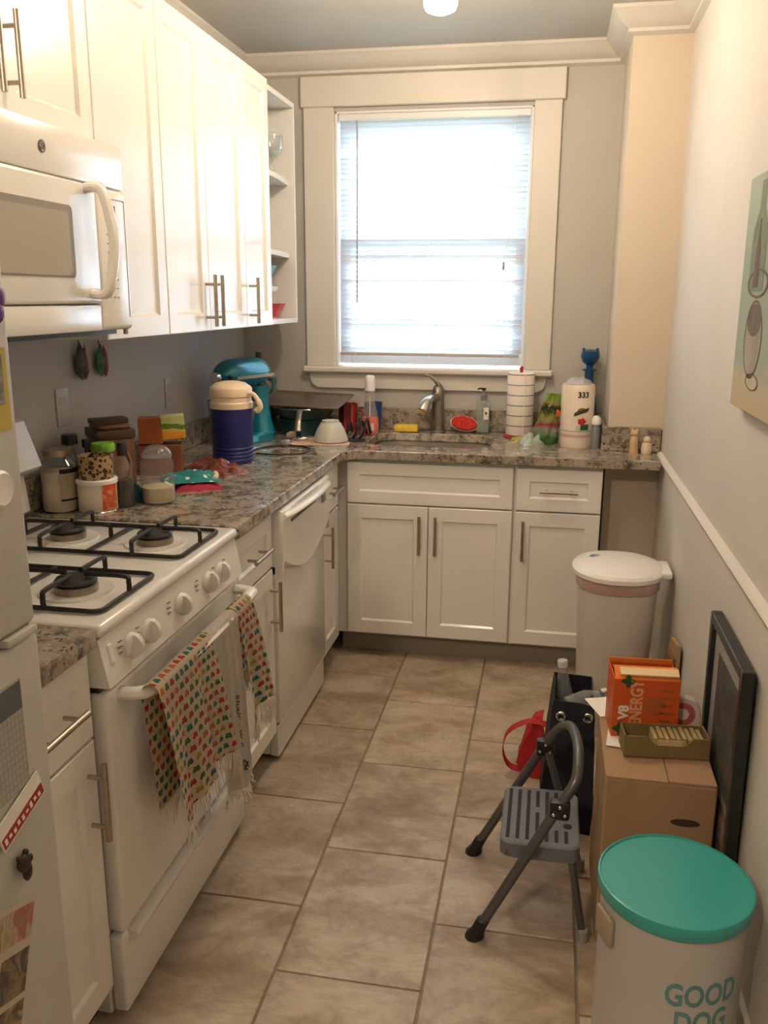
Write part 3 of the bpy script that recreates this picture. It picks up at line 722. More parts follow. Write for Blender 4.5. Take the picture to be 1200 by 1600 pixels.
def towel(label, y0, y1, b0, b1, zf, zb, m, pleats, amp, lean=.0, seed=0, fr_len=.055, r=.0205):
    t = thing('dish_towel', label, 'towel', (HYZ[0], (y0+y1)/2, HYZ[1]), group='dish towels on the oven handle')
    X, Z = HYZ; yc = (y0+y1)/2
    Lf, Lb = Z-zf, Z-zb; tot = Lf+Lb+PI*r
    def pos(u, s):                # s: length along cloth from the back hem
        if s < Lb: k = (Lb-s)/max(Lf, .01); x, z = X-r+.004*k, Z-(Lb-s)
        elif s < Lb+PI*r: a = (s-Lb)/r; x, z, k = X-r*math.cos(a), Z+r*math.sin(a), 0
        else: k = (s-Lb-PI*r)/Lf; x, z = X+r+lean*k, Z-(s-Lb-PI*r)
        kk = min(1, k)**.8
        y = (y0+(y1-y0)*u)*(1-kk)+(b0+(b1-b0)*u)*kk
        wv = math.sin(u*pleats*2*PI+seed)+.4*math.sin(u*pleats*4.7*PI+seed*2)
        x += (wv*amp*kk if s > Lb else -abs(wv)*amp*.12*kk)+.0006*math.sin(23*u+seed)*(1 if s > Lb else 0)
        z -= (.018*math.sin(u*5+seed)*kk if s > Lb else 0)
        return Vector((x-X, y-yc, z-Z))
    G().sheet(lambda u, v: pos(u, v*tot), 44, 56, lambda u, v: (u*(y1-y0)*1.15+.013*seed, v*tot), thick=.0022).obj('cloth', m, t, ang=80)
    rnd = random.Random(seed+3)
    def fringe(s0, sg, cnt):
        g = G()
        for i in range(cnt):
            u = (i+.5)/cnt; p0 = pos(u, s0); L = fr_len*rnd.uniform(.6, 1.15)
            p1 = p0+Vector((rnd.uniform(-.004, .006), rnd.uniform(-.006, .006), -L*.5)); p2 = p0+Vector((rnd.uniform(-.006, .010), rnd.uniform(-.012, .012), -L))
            g.tube([p0, p1, p2], [.0022, .0018, .0012], 4)
        g.obj('fringe', FRNG, t)['kind'] = 'stuff'
    if fr_len: fringe(tot, 1, 46); fringe(.0, -1, 24)
    return t, pos, tot
ty = lambda px, py, x=.735: at(px, py, 0, x)
a, b, c, d = ty(244, 1052), ty(330, 998), ty(276, 1290), ty(360, 1255)
towel('butterfly-print dish towel draped wide over the near end of the oven handle', a.y, b.y, c.y, d.y, c.z+.01, .46, BUTT, 2.2, .011, .012, 1)
a2, b2, c2, d2 = ty(331, 997), ty(368, 960), ty(358, 1240), ty(396, 1205)
wt, wpos, wtot = towel('white dish towel with black script between the butterfly towels', b.y+.004, b2.y+.0, d.y-.03, d2.y-.02, d2.z+.02, .5, WTOW, 1.2, .009, .006, 4, .035)
INK = mat('black_ink', (.02, .018, .016), .8)
def wwarp(s0, scale=1.0, u0=.55):
    def f(p):
        u = u0+p.y/.19; s = wtot-.27+s0+p.x*1.0
        q = wpos(min(max(u, 0), 1), s); return q+Vector((.0035+p.z, 0, 0))
    return f
lettering('Shair . w r', .036, INK, wt, None, warp=wwarp(.07), shear=.3, sub=True, depth=.0003)
lettering('&', .06, INK, wt, None, warp=wwarp(.20, u0=.62), shear=.2, sub=True, depth=.0003)
a3, b3, c3, d3 = ty(362, 950), ty(388, 930), ty(390, 1100), ty(420, 1070)
towel('narrow butterfly-print dish towel at the far end of the oven handle', b2.y+.006, b3.y+.02, c3.y, d3.y+.01, d3.z-.02, .55, BUTT, 1.6, .010, .012, 2.5, .07)

# ================================================================= WALL / SHELF small things
def outlet(y, z, label):
    t = thing('outlet_plate', label, 'outlet', (0, y, z))
    G().box(0, .005, -.035, .035, -.057, .057, .002, 2).obj('plate', mat('plate_white', (.47, .455, .44), .4), t)
    for dz in (-.02, .02): G().box(.005, .0065, -.016, .016, dz-.013, dz+.013, .0005, 1).obj('socket', mat('socket', (.42, .41, .39), .4), t)
q = at(97, 640, 0, 0); outlet(q.y, 1.19, 'wall outlet plate above the jars by the range')
q = at(263, 612, 0, 0); outlet(q.y, 1.155, 'wall outlet plate above the orange tea box')
def ornament(px, label, c1, c2, k, h):
    q = at(px, 566, 0, .03); t = thing('hanging_ornament', label, 'ornament', (.004, q.y, 1.265), group='ornaments hanging on the wall')
    def prof(z): return max(.002, .030*math.sin(PI*min(1, max(0, z/h))**.75)**.8)
    P = [(prof(h*i/12), h*i/12) for i in range(13)]
    g = G(); g.lathe(P, (.014, 0, 0), 16, sx=.38, sy=1); g.noise(.003, 60, k); g.obj('leaf', mat('ornament_%d' % k, c1, .6, var=.6, vs=45, bump=.5, bs=90), t)
    g = G(); g.lathe([(r*.8, z) for r, z in P], (.020, .014, -.002), 14, sx=.32, sy=.7); g.noise(.003, 60, k+4); g.obj('berry_side', mat('ornament_side_%d' % k, c2, .6, var=.5, vs=50, bump=.5, bs=90), t)
    G().tube([(.012, 0, h-.004), (.006, 0, h+.025), (0.0, 0, h+.03)], .002, 6).obj('hook', DARK, t)
ornament(132, 'dark mottled green and red hanging wall ornament', (.05, .05, .03), (.16, .03, .03), 1, .115)
ornament(163, 'bright green hanging wall ornament with a red edge', (.03, .13, .05), (.22, .03, .05), 2, .105)
# open-shelf contents
def bowl(name, label, x, y, z, r, h, m, rf=.45, group=None):
    o = G().lathe([(0, 0), (r*rf, 0), (r*rf, .006), (r*.8, h*.55), (r, h), (r*.96, h), (r*.76, h*.55), (r*rf*.9, .012), (0, .010)], n=32).obj(name, m); o.location = (x, y, z); return tag(o, label, 'bowl', group)
bowl('bowl', 'teal bowl on the open shelf unit', .19, -.42, ZS[0]+.135, .095, .085, mat('teal_ceramic', (.02, .27, .34), .25, coat=.5))
bowl('bowl', 'red bowl on the bottom open shelf', .215, -.285, ZS[0], .085, .062, mat('red_ceramic', (.50, .02, .03), .25, coat=.5), .5)
lp = thing('pedestal_dish', 'white scalloped pedestal dish on the bottom open shelf', 'dish', (.205, -.405, ZS[0]))
g = G(); n = 40
g.loft([[(r*(1+sc*math.cos(10*2*PI*i/n))*math.cos(2*PI*i/n), r*(1+sc*math.cos(10*2*PI*i/n))*math.sin(2*PI*i/n), z) for i in range(n)] for r, z, sc in ((.03, .105, 0), (.088, .115, .02), (.098, .132, .05), (.092, .134, .05), (.086, .122, .02), (.02, .112, 0))]); g.obj('plate', WHITE, lp)
G().lathe([(.05, 0), (.048, .006), (.018, .02), (.014, .06), (.03, .105)], n=24).obj('stem', WHITE, lp)
o = bpy.data.objects['bowl']; o.location = (.205, -.405, ZS[0]+.1345)
def goblet(x, y, z, label):
    t = thing('wine_glass', label, 'glass', (x, y, z), group='glasses on the top open shelf')
    G().lathe([(.034, 0), (.034, .002), (.006, .006), (.004, .02), (.004, .07), (.02, .08), (.040, .105), (.046, .135), (.042, .175), (.0405, .175), (.0445, .135), (.038, .107), (.012, .084), (0, .082)], n=28).obj('glass_body', GLASS, t)
goblet(.262, -.30, ZS[2], 'clear wine glass at the front edge of the top open shelf'); goblet(.14, -.36, ZS[2], 'clear wine glass set back on the top open shelf')

# ================================================================= COUNTER, range side
CZ = .915
def zat(px, py, y): return at(px, py, 1, y).z
def jarprof(r, h, neck=.8, sh=.8): return [(0, 0), (r*.94, 0), (r, .006), (r, h*sh), (r*neck, h*(sh+.10)), (r*neck, h)]
t = thing('glass_jar', 'tall glass jar of cream powder with a metal lid', 'jar', (.083, -1.842, CZ))
G().lathe(jarprof(.052, .165, .74, .82), n=32, cap=True).obj('glass_body', GLASS, t)
G().lathe([(0, .003), (.049, .003), (.0495, .115), (0, .118)], n=28).obj('contents', mat('cream_powder', (.68, .56, .40), .9, var=.05, vs=40), t)
G().lathe([(.041, .162), (.0415, .180), (.036, .183), (0, .183)], n=32).obj('lid', mat('tin_lid', (.50, .42, .33), .3, 1), t)
def band(r, z0, z1, a0, a1, n=16): 
    g = G(); g.sheet(lambda u, v: (r*math.cos(a0+(a1-a0)*u), r*math.sin(a0+(a1-a0)*u), z0+(z1-z0)*v), n, 1, thick=-.0005); return g
band(.0528, .03, .125, -1.0, .9).obj('label', mat('cream_label', (.74, .63, .48), .7, var=.05, vs=60), t)
for z0, z1 in ((.115, .128), (.035, .041)): band(.0534, z0, z1, -1.0, .9).obj('label_stripe', mat('brown_print', (.05, .03, .02), .7), t)
def bottle(label, x, y, r, h, mb, mc, fill=None, mf=None, capr=.45, caph=.22, neckh=.72, group=None):
    t = thing('bottle', label, 'bottle', (x, y, CZ), group=group)
    G().lathe([(0, 0), (r*.95, 0), (r, .005), (r, h*.58), (r*.85, h*.65), (r*.38, h*neckh), (r*.36, h*(1-caph*.5))], n=24).obj('glass_body', mb, t)
    if mf: G().lathe([(0, .003), (r*.93, .003), (r*.93, h*fill), (0, h*fill)], n=24).obj('contents', mf, t)
    G().lathe([(r*capr, h*(1-caph)), (r*capr, h*.985), (r*capr*.9, h), (0, h)], n=20).obj('cap', mc, t)
    return t
bottle('pale blue glass bottle with a wide black cap behind the jars', .062, -1.735, .025, .205, glassy('blue_glass', (.45, .55, .65), .7), BLK, capr=.95, caph=.14, neckh=.78)
bottle('small dark glass bottle with a black cap behind the green-lidded jar', .108, -1.722, .0175, .19, glassy('brown_glass', (.10, .08, .06), .5), BLK, capr=.7, caph=.13)
t = thing('food_can', 'white tub with a red label holding a leopard-print cup', 'can', (.192, -1.826, CZ))
def canmat():
    m, n, p = base('can_print'); s_ = n.sep(n.coord()); ang = n.math('ARCTAN2', s_[1], s_[0])
    c = n.ramp(n.math('ADD', n.math('MULTIPLY', ang, .15915), .5), [(0, (.70, .62, .52)), (.36, (.66, .10, .03)), (.52, (.72, .64, .52)), (.56, (.60, .35, .08)), (.62, (.72, .64, .52))], 'CONSTANT')
    k = n.noise(n.coord(), 60, 2); c = n.mix(n.ramp(k, [(.5, (0, 0, 0)), (.62, (.5, .5, .5))]), c, (.66, .55, .42)); n.set(p.inputs['Base Color'], c); p.inputs['Roughness'].default_value = .4; return m
G().lathe([(0, 0), (.053, 0), (.055, .003), (.055, .085), (0, .085)], n=36).obj('tub', canmat(), t)
G().lathe([(.0585, .084), (.0585, .094), (.056, .097), (0, .097)], n=36).obj('lid', WHITE, t)
G().lathe([(.0562, 0), (.0562, .004), (.0545, .006), (.054, 0)], n=36).obj('rim', CHRO, t)
def leomat():
    m, n, p = base('leopard_print'); co = n.coord(); d = n.vor(co, 75); e = n.noise(co, 120, 2)
    f = n.math('ADD', d, n.math('MULTIPLY', e, .35)); c = n.ramp(f, [(.25, (.30, .17, .06)), (.36, (.02, .013, .01)), (.58, (.02, .013, .01)), (.66, (.45, .30, .14))]); n.set(p.inputs['Base Color'], c); p.inputs['Roughness'].default_value = .4; return m
o = G().lathe([(0, 0), (.047, 0), (.048, .004), (.048, .066), (.044, .066), (.044, .006), (0, .006)], n=36).obj('leopard_cup', leomat()); o.location = (.192, -1.826, CZ+.0975)
tag(o, 'leopard-print cup stacked on the red-labelled tub', 'cup')
t = thing('glass_jar', 'small clear jar with a bright green lid behind the leopard cup', 'jar', (.165, -1.728, CZ))
G().lathe(jarprof(.034, .165, .85, .85), n=28).obj('glass_body', GLASS, t); G().lathe([(0, .004), (.031, .004), (.031, .11), (0, .11)], n=24).obj('contents', mat('brown_spice', (.10, .06, .03), .9, var=.3, vs=80), t)
G().lathe([(.034, .158), (.0345, .178), (.032, .182), (0, .182)], n=32).obj('lid', mat('lime_plastic', (.16, .42, .03), .4), t)
bottle('slim bottle of dark sauce with a black pourer cap', .245, -1.765, .0275, .192, GLASS, BLK, .42, mat('dark_sauce', (.018, .010, .008), .2), .55, .2, .74)
t = thing('glass_jar', 'clear jar with a domed glass lid, half full of cream powder', 'jar', (.318, -1.692, CZ))
G().lathe([(0, 0), (.044, 0), (.049, .008), (.050, .12), (.043, .135), (.042, .142)], n=36).obj('glass_body', GLASS, t)
G().lathe([(0, .004), (.044, .004), (.0475, .01), (.048, .05), (.02, .056), (0, .060)], n=28).obj('contents', mat('tan_powder', (.55, .44, .30), .9, var=.06, vs=40), t)
G().lathe([(.046, .140), (.0465, .147), (.040, .160), (.026, .172), (.012, .177), (.0, .178)], n=32).obj('lid', glassy('lid_glass', (.90, .92, .93), .92), t)
G().box(-.012, .012, -.004, .004, .052, .07, .003, 2, Matrix.Rotation(.5, 4, 'Y')).obj('scoop', WHITE, t)
# wooden keepsake box
WOOD = mat('mahogany_wood', (.155, .062, .030), .4, var=.35, vs=14, coat=.2); WOODD = mat('dark_mahogany', (.075, .035, .02), .45, var=.3, vs=14); WOODL = mat('carved_wood', (.25, .12, .055), .45, var=.3, vs=30)
A = Vector((.125, -1.685, CZ)); B = A+Vector((.085, .085, 0)); ang = math.atan2(B.y-A.y, B.x-A.x); wd = (B-A).length
t = thing('wooden_box', 'carved brown wooden box behind the sauce bottle', 'box', (A.x, A.y, CZ), ang); hb = zat(180, 668, A.y)-CZ; dp = .134
G().box(.004, wd-.004, .004, dp-.004, 0, hb*.8, .003).obj('body', WOOD, t); G().box(0, wd, 0, dp, hb*.8+.001, hb*.93, .004).obj('lid', WOODD, t)
G().box(.01, wd-.01, .01, dp-.01, hb*.93, hb, .008).obj('lid_top', WOOD, t)
G().box(-.002, wd+.002, -.002, dp+.002, 0, .02, .003).obj('plinth', WOODD, t)
g = G(); n = 28
g.loft([[(wd/2+wd*.36*k*math.cos(2*PI*i/n), y, hb*.42+hb*.30*k*math.sin(2*PI*i/n)) for i in range(n)] for k, y in ((1, .004), (1, -.002), (.85, -.004), (.78, .001), (.3, -.003))]); g.obj('carved_oval', WOODL, t)
g = G(); n = 28
g.loft([[(0.004-y, dp/2+dp*.34*k*math.cos(2*PI*i/n), hb*.42+hb*.28*k*math.sin(2*PI*i/n)) for i in range(n)] for k, y in ((1, 0), (1, .005), (.85, .007), (.78, .002), (.3, .006))]); g.obj('carved_oval', WOODD, t)
ft = G().box(-.055, .055, -.03, .03, 0, .016, .002, 1).obj('flat_box', mat('dark_umber_card', (.05, .035, .025), .5, var=.3, vs=20)); cc = A+Vector((-.006, .085, 0)); ft.location = (cc.x, cc.y, CZ+hb); ft.rotation_euler = (0, 0, ang); tag(ft, 'flat dark box lying on top of the carved wooden box', 'box')
# tea boxes
def printbox(name, label, loc, rz, sx, sy, sz, m, tilt=0):
    o = G().box(-sx/2, sx/2, -sy/2, sy/2, 0, sz, .0015, 1).obj(name, m); o.location = loc; o.rotation_euler = (tilt, 0, rz); return tag(o, label, 'box')
q = at(243, 692, 1, -1.27)
printbox('brown_box', 'brown cardboard box under the orange tea box', (.125, -1.25, CZ), .35, .15, .10, max(.06, q.z-CZ-.004), mat('rust_card', (.24, .075, .035), .6, var=.25, vs=20))
tb = thing('tea_box', 'orange tea box with a yellow and green label on a brown box', 'box', (.135, -1.262, max(.975, q.z)+.002), .42)
def teamat():
    m, n, p = base('tea_print'); s_ = n.sep(n.coord()); c = n.ramp(n.math('MULTIPLY', n.math('ADD', s_[2], n.math('MULTIPLY', n.noise(n.coord(), 25, 2), .02)), 12.0), [(0, (.30, .10, .04)), (.28, (.80, .32, .02)), (.62, (.70, .50, .10)), (.72, (.10, .26, .04)), (.92, (.55, .60, .25))], 'CONSTANT')
    n.set(p.inputs['Base Color'], c); p.inputs['Roughness'].default_value = .35; return m
G().box(-.075, .005, -.035, .035, 0, .088, .002, 1).obj('end_block', mat('orange_tea_card', (.40, .10, .025), .45, var=.15, vs=15), tb)
G().box(.006, .085, -.035, .035, .012, .092, .002, 1, Matrix.Rotation(-.06, 4, 'Y')).obj('printed_block', teamat(), tb)
# snack bag, mitts
def blobsheet(cx, cy, lx, ly, h, rz, seed, nz=.02, nu=26, nv=18):
    from mathutils import noise as nzz
    ca, sa = math.cos(rz), math.sin(rz)
    def f(u, v, top):
        x, y = (u-.5)*lx, (v-.5)*ly; e = max(0, 1-abs(2*u-1)**3)*max(0, 1-abs(2*v-1)**3)
        k = nzz.noise(Vector((u*4+seed, v*4, seed)))+.5*nzz.noise(Vector((u*9+seed, v*9, 3)))
        z = (.0012+e*(h*(.72+.5*k)) if top else .0)
        x += nz*.5*nzz.noise(Vector((u*3, v*3, seed+5))); y += nz*.5*nzz.noise(Vector((u*3, v*3, seed+9)))
        return Vector((cx+x*ca-y*sa, cy+x*sa+y*ca, max(z, .0012 if top else 0)))
    g = G(); g.sheet(lambda u, v: f(u, v, True), nu, nv); g.sheet(lambda u, v: f(u, v, False), nu, nv)
    bmesh.ops.remove_doubles(g.b, verts=g.b.verts, dist=.0015); return g
def foilmat(name, cols, sc):
    m, n, p = base(name); f = n.noise(n.coord(), sc, 4, .6, 1.0); k = len(cols)
    n.set(p.inputs['Base Color'], n.ramp(f, [(.3+.4*i/(k-1), c) for i, c in enumerate(cols)])); p.inputs['Roughness'].default_value = .22; p.inputs['Coat Weight'].default_value = .5
    n.set(p.inputs['Normal'], n.bump(n.noise(n.coord(), 55, 4, .6, 1.5), .5, .006)); return m
q = ctr(312, 716); o = blobsheet(0, 0, .23, .13, .046, -.5, 2, .03, 34, 24).obj('snack_bag', foilmat('red_brown_foil', [(.08, .018, .014), (.16, .035, .026), (.24, .08, .06), (.14, .03, .025)], 14), ang=60); o.location = (.300, -1.182, CZ); tag(o, 'crumpled reddish clear snack bag in front of the blue jug', 'bag')
q = ctr(298, 768); o = blobsheet(0, 0, .15, .11, .020, .55, 5, .008).obj('pot_holder', mat('magenta_quilt', (.33, .02, .05), .9, var=.15, vs=30, bump=.5, bs=90), ang=60); o.location = (q.x, q.y+.06, CZ); tag(o, 'magenta pot holder under the teal oven mitt', 'pot holder')
PH = o.location.copy()
tm = thing('oven_mitt', 'teal floral oven mitt with cream lining on the magenta pot holder', 'oven mitt', (PH.x-.035, PH.y+.02, CZ+.022))
def floralmat():
    m, n, p = base('teal_floral'); co = n.coord(); f = n.math('LESS_THAN', n.vor(co, 38), .30); k = n.math('GREATER_THAN', n.noise(co, 14, 2), .5)
    n.set(p.inputs['Base Color'], n.mix(n.math('MULTIPLY', f, k), (.015, .20, .22), (.60, .66, .60))); p.inputs['Roughness'].default_value = .85; return m
blobsheet(0, 0, .19, .12, .034, .5, 7, .012).obj('mitt', floralmat(), tm, ang=60)
g = G(); g.tube(arc([(.085, .00, .006), (.075, .045, .008), (.055, .085, .008)]), .008, 8); g.obj('lining', mat('cream_lining', (.66, .52, .38), .9), tm)
# teal cloth between the dark bottle and the domed jar
q = ctr(205, 772); o = blobsheet(0, 0, .09, .06, .05, .8, 9, .008).obj('folded_cloth', mat('dark_teal_cloth', (.012, .06, .075), .9, var=.3, vs=30), ang=60); o.location = (.236, -1.692, CZ); tag(o, 'dark teal folded cloth behind the sauce bottle', 'cloth')

# ---- water jug
BLUE = mat('navy_plastic', (.014, .02, .15), .4, var=.08, vs=20)
t = thing('water_jug', 'blue insulated water jug with a cream lid', 'jug', (.300, -1.000, CZ))
P = [(0, 0), (.070, 0), (.075, .004)]
for i in range(4): P += [(.0765, .010+i*.014), (.0765, .016+i*.014), (.0735, .019+i*.014), (.0735, .021+i*.014)]
P += [(.0765, .07), (.0785, .205), (0, .205)]
G().lathe(P, n=40).obj('body', BLUE, t)
G().lathe([(.0795, .205), (.080, .212), (.080, .225), (.076, .230), (.076, .246), (.0, .246)], n=40).obj('collar', CREAM, t)
G().lathe([(.0745, .246), (.079, .250), (.079, .276), (.074, .284), (.055, .297), (.03, .303), (.0, .304)], n=40).obj('lid', CREAM, t)
g = G(); g.tube(arc([(.072, -.02, .262), (.095, -.02, .258), (.112, -.018, .235), (.118, -.015, .212), (.108, -.012, .198), (.098, -.012, .205)]), [.010]*10+[.013]*16, 10, sq=(1, .8)); g.obj('carry_handle', CREAM, t)
# ---- stand mixer (faces local -x)
TEAL = mat('teal_metallic', (.004, .22, .33), .2, .35, coat=.7)
mx = thing('stand_mixer', 'teal stand mixer with a glass bowl behind the blue jug', 'mixer', (.195, -.500, CZ), math.radians(70))
def rr3(x0, x1, y0, y1, r, z): return [(x, y, z) for x, y in rrect(x0, x1, y0, y1, r, 6)]
G().loft([rr3(-.19, .12, -.085, .085, .08, 0), rr3(-.192, .122, -.088, .088, .082, .01), rr3(-.185, .115, -.08, .08, .078, .03), rr3(-.175, .105, -.07, .07, .068, .036)]).obj('base', TEAL, mx)
G().loft([rr3(.0, .115, -.075, .075, .05, .03), rr3(.015, .11, -.055, .055, .045, .09), rr3(.02, .105, -.045, .045, .04, .17), rr3(.0, .105, -.05, .05, .04, .235)]).obj('column', TEAL, mx)
L = []
for i in range(17):
    a = i/16; x = .125-.33*a
    k = math.sqrt(max(.02, 1-abs((a-.5)*2)**3.4)); L.append([(x, math.cos(2*PI*j/24)*.066*k, .292+math.sin(2*PI*j/24)*.068*k*(1 if math.sin(2*PI*j/24) > 0 else .82)) for j in range(24)])
hd = G().loft(L).obj('motor_head', TEAL, mx)
G().loft([[(x, s_*.0668*kk, z) for x, z in ((.09, .275), (.09, .288), (-.15, .288), (-.15, .275))] for s_, kk in ((-1, 1), (-1, .9))]).obj('trim_band', CHRO, mx)
G().cyl((-.2, 0, .285), (-.222, 0, .283), .024, n=24).obj('attachment_hub', CHRO, mx)
G().lathe([(0, 0), (.009, 0), (.009, .012), (.006, .016), (0, .016)], (-.185, -.055, .285), 14, (-.3, -1, 0)).obj('hub_knob', BLK, mx)
G().lathe([(0, 0), (.006, 0), (.007, .014), (0, .015)], (.06, -.062, .262), 12, (0, -1, 0)).obj('speed_knob', BLK, mx)
G().cyl((-.12, 0, .19), (-.12, 0, .24), .016, n=16).obj('beater_shaft', CHRO, mx)
G().lathe([(0, .037), (.05, .037), (.055, .05), (.085, .085), (.098, .13), (.102, .185), (.099, .185), (.095, .13), (.082, .088), (.05, .054), (0, .05)], (-.115, 0, 0), 36).obj('mixing_bowl', glassy('bowl_glass', (.80, .85, .86), .86), mx)
# bottles by the corner
q = at(405, 600, 1, -.14); bottle('dark green glass bottle standing in the corner behind the mixer', q.x, -.14, .034, zat(398, 550, -.14)-CZ, glassy('green_glass', (.03, .20, .04), .6), mat('dark_green_cap', (.015, .05, .03), .4), capr=.42, caph=.1, neckh=.74)
q = at(428, 600, 1, -.06); bottle('small grey-teal bottle beside the baking sheet', q.x, -.06, .030, zat(428, 590, -.06)-CZ, glassy('teal_glass', (.18, .30, .30), .45), mat('teal_cap', (.07, .15, .15), .4), capr=.5, caph=.12, neckh=.8)

# ================================================================= DISH PILE by the sink
NVY = mat('dark_teal_enamel', (.006, .05, .065), .3, .2, coat=.5); PANIN = mat('nonstick_black', (.012, .012, .013), .35)
pt = thing('stock_pot', 'low teal pot under the skillet in the dish pile', 'pot', (.350, -.235, CZ))
G().lathe([(0, 0), (.102, 0), (.108, .01), (.112, .068), (.116, .072), (.112, .074), (.108, .070), (.104, .012), (0, .010)], n=40).obj('body', NVY, pt)
sk2 = thing('skillet', 'dark teal skillet resting on the pot, handle toward the room', 'skillet', (.372, -.250, CZ+.0755))
sk2.rotation_euler = (0, 0, 0)
G().lathe([(0, 0), (.105, 0), (.115, .008), (.142, .045), (.146, .048), (.142, .049), (.112, .012), (0, .006)], n=44).obj('body', NVY, sk2)
G().lathe([(0, .0065), (.108, .0085), (.1125, .013), (.139, .0475)], n=44, cap=False).obj('cooking_surface', PANIN, sk2)
G().tube([(.1435*math.cos(2*PI*i/40), .1435*math.sin(2*PI*i/40), .0485) for i in range(40)], .0022, 6, True).obj('rim', CHRO, sk2)
g = G(); g.tube(arc([(.015, -.138, .042), (.024, -.175, .040), (.032, -.22, .015), (.036, -.245, -.03)]), [.010, .011, .010, .012], 10, sq=(1.3, .7)); g.obj('handle', mat('pan_handle_steel', (.30, .27, .23), .35, .9), sk2)
# baking sheet on the skillet rim and the mixer side
bz = CZ+.152
A_, B_, C_, D_ = [at(px, py, 2, bz) for px, py in ((408, 619), (506, 612), (541, 630), (405, 641))]
bs = thing('baking_sheet', 'flat brown baking sheet lying across the top of the dish pile', 'baking sheet', (.375, -.245, bz), math.radians(-6))
hw, hd_ = .195, .140
def bring(i, z): return [(x, y, z) for x, y in rrect(-hw+i, hw-i, -hd_+i, hd_-i, .012, 3)]
G().loft([bring(.004, -.003), bring(0, .004), bring(.003, .005), bring(.010, .0), bring(.05, .0002)]).obj('sheet', mat('brown_bakeware', (.20, .15, .115), .28, .6, var=.15, vs=8), bs)
bs.rotation_euler = (math.radians(7.5), math.radians(1), math.radians(-4))
# glass bowl under sheet that carries it
o = G().lathe([(0, 0), (.05, 0), (.06, .006), (.088, .05), (.09, .052), (.085, .052), (.055, .010), (0, .008)], n=32).obj('glass_dish', glassy('dish_glass', (.75, .78, .80), .6)); o.location = (.368, -.245, CZ+.0845); tag(o, 'upturned clear dish between the skillet and baking sheet', 'dish')
# inverted patterned bowl
def bowlmat():
    m, n, p = base('patterned_bowl'); s_ = n.sep(n.coord()); a = n.math('ARCTAN2', s_[1], s_[0])
    gx = n.math('SINE', n.math('MULTIPLY', a, 36)); gz = n.math('SINE', n.math('MULTIPLY', s_[2], 520)); f = n.math('GREATER_THAN', n.math('MULTIPLY', gx, gz), .25)
    n.set(p.inputs['Base Color'], n.mix(f, (.56, .55, .46), (.38, .41, .37))); p.inputs['Roughness'].default_value = .35; return m
o = G().lathe([(.073, 0), (.0755, .003), (.072, .02), (.058, .055), (.044, .078), (.038, .082), (.037, .09), (.034, .09), (.033, .083), (0, .083), (0, .078), (.04, .075), (.054, .053), (.068, .02), (.070, .003)], n=40).obj('bowl', bowlmat()); o.location = (.548, -.470, CZ+.0045); tag(o, 'cream patterned bowl turned upside down near the sink', 'bowl')
o = blobsheet(0, 0, .26, .18, .004, .2, 12, .02).obj('dish_cloth', mat('peach_cloth', (.56, .38, .28), .9, var=.3, vs=30), ang=60); o.location = (.50, -.475, CZ); tag(o, 'thin peach dish cloth under the upturned bowl', 'cloth')
# striped mug, blue cup, utensils
def mugmat():
    m, n, p = base('striped_mug'); s_ = n.sep(n.coord()); a = n.math('FRACT', n.math('MULTIPLY', n.math('ARCTAN2', s_[1], s_[0]), 1.27)); n.set(p.inputs['Base Color'], n.ramp(a, [(0, (.30, .015, .03)), (.45, (.012, .05, .045)), (.7, (.42, .05, .04))], 'CONSTANT')); p.inputs['Roughness'].default_value = .3; return m
t = thing('mug', 'red and dark green striped mug behind the upturned bowl', 'mug', (.540, -.105, CZ))
G().lathe([(0, 0), (.040, 0), (.043, .004), (.046, .125), (.043, .125), (.040, .008), (0, .008)], n=32).obj('body', mugmat(), t)
G().tube(arc([(.042, .01, .03), (.07, .02, .04), (.072, .02, .08), (.044, .01, .095)]), .006, 8).obj('handle', mat('mug_red', (.30, .015, .03), .3), t)
o = G().lathe([(0, 0), (.034, 0), (.042, .13), (.040, .13), (.033, .006), (0, .006)], n=28).obj('tumbler', mat('cobalt_plastic', (.02, .05, .20), .35)); o.location = (.655, -.072, CZ); tag(o, 'blue plastic tumbler by the backsplash behind the mug', 'cup')
random.seed(5)
for k, (dx, dy, rz, lift) in enumerate(((-.02, -.01, .2, .03), (.03, -.06, .0, .045), (.06, -.045, .12, .055))):
    t = thing('black_utensil', ['black nylon ladle leaning in the dish pile beside the mug', 'black nylon spatula lying toward the sink edge', 'black slotted spoon behind the spatula'][k], 'utensil', (.615+dx, -.345+dy, CZ), rz)
    g = G(); g.tube(arc([(-.02, 0, .006), (.0, .0, .03), (.01, .06, lift+.03), (.02, .14, .012)]), [.008, .008, .007, .007], 8, sq=(1.3, .7)); g.obj('handle', BLK, t)
    if k == 0: G().lathe([(0, 0), (.02, .002), (.034, .018), (.036, .034), (.033, .034), (.03, .018), (0, .006)], (-.03, -.02, .0), 20).obj('head', BLK, t)
    else: G().box(-.03, .03, -.055, -.0, .001, .006, .002, 1, Matrix.Translation((-.02, 0, .002)) @ Matrix.Rotation(.08, 4, 'Y')).obj('head', BLK, t)
for k, (px, py, rz) in enumerate(((470, 690, .3), (445, 694, 1.2))):
    q = ctr(px, py); t = thing('spoon', ['shiny steel spoon beside the skillet handle', 'steel spoon in front of the stand mixer'][k], 'spoon', (q.x, q.y+.02, CZ), rz)
    G().ball((0, 0, .011), .022, 16, 10, (1.35, .85, .45)).obj('bowl', CHRO, t); G().tube(arc([(.026, 0, .010), (.07, 0, .016), (.13, 0, .006)]), [.003, .0025, .0045], 8, sq=(1.3, .6)).obj('handle', CHRO, t)
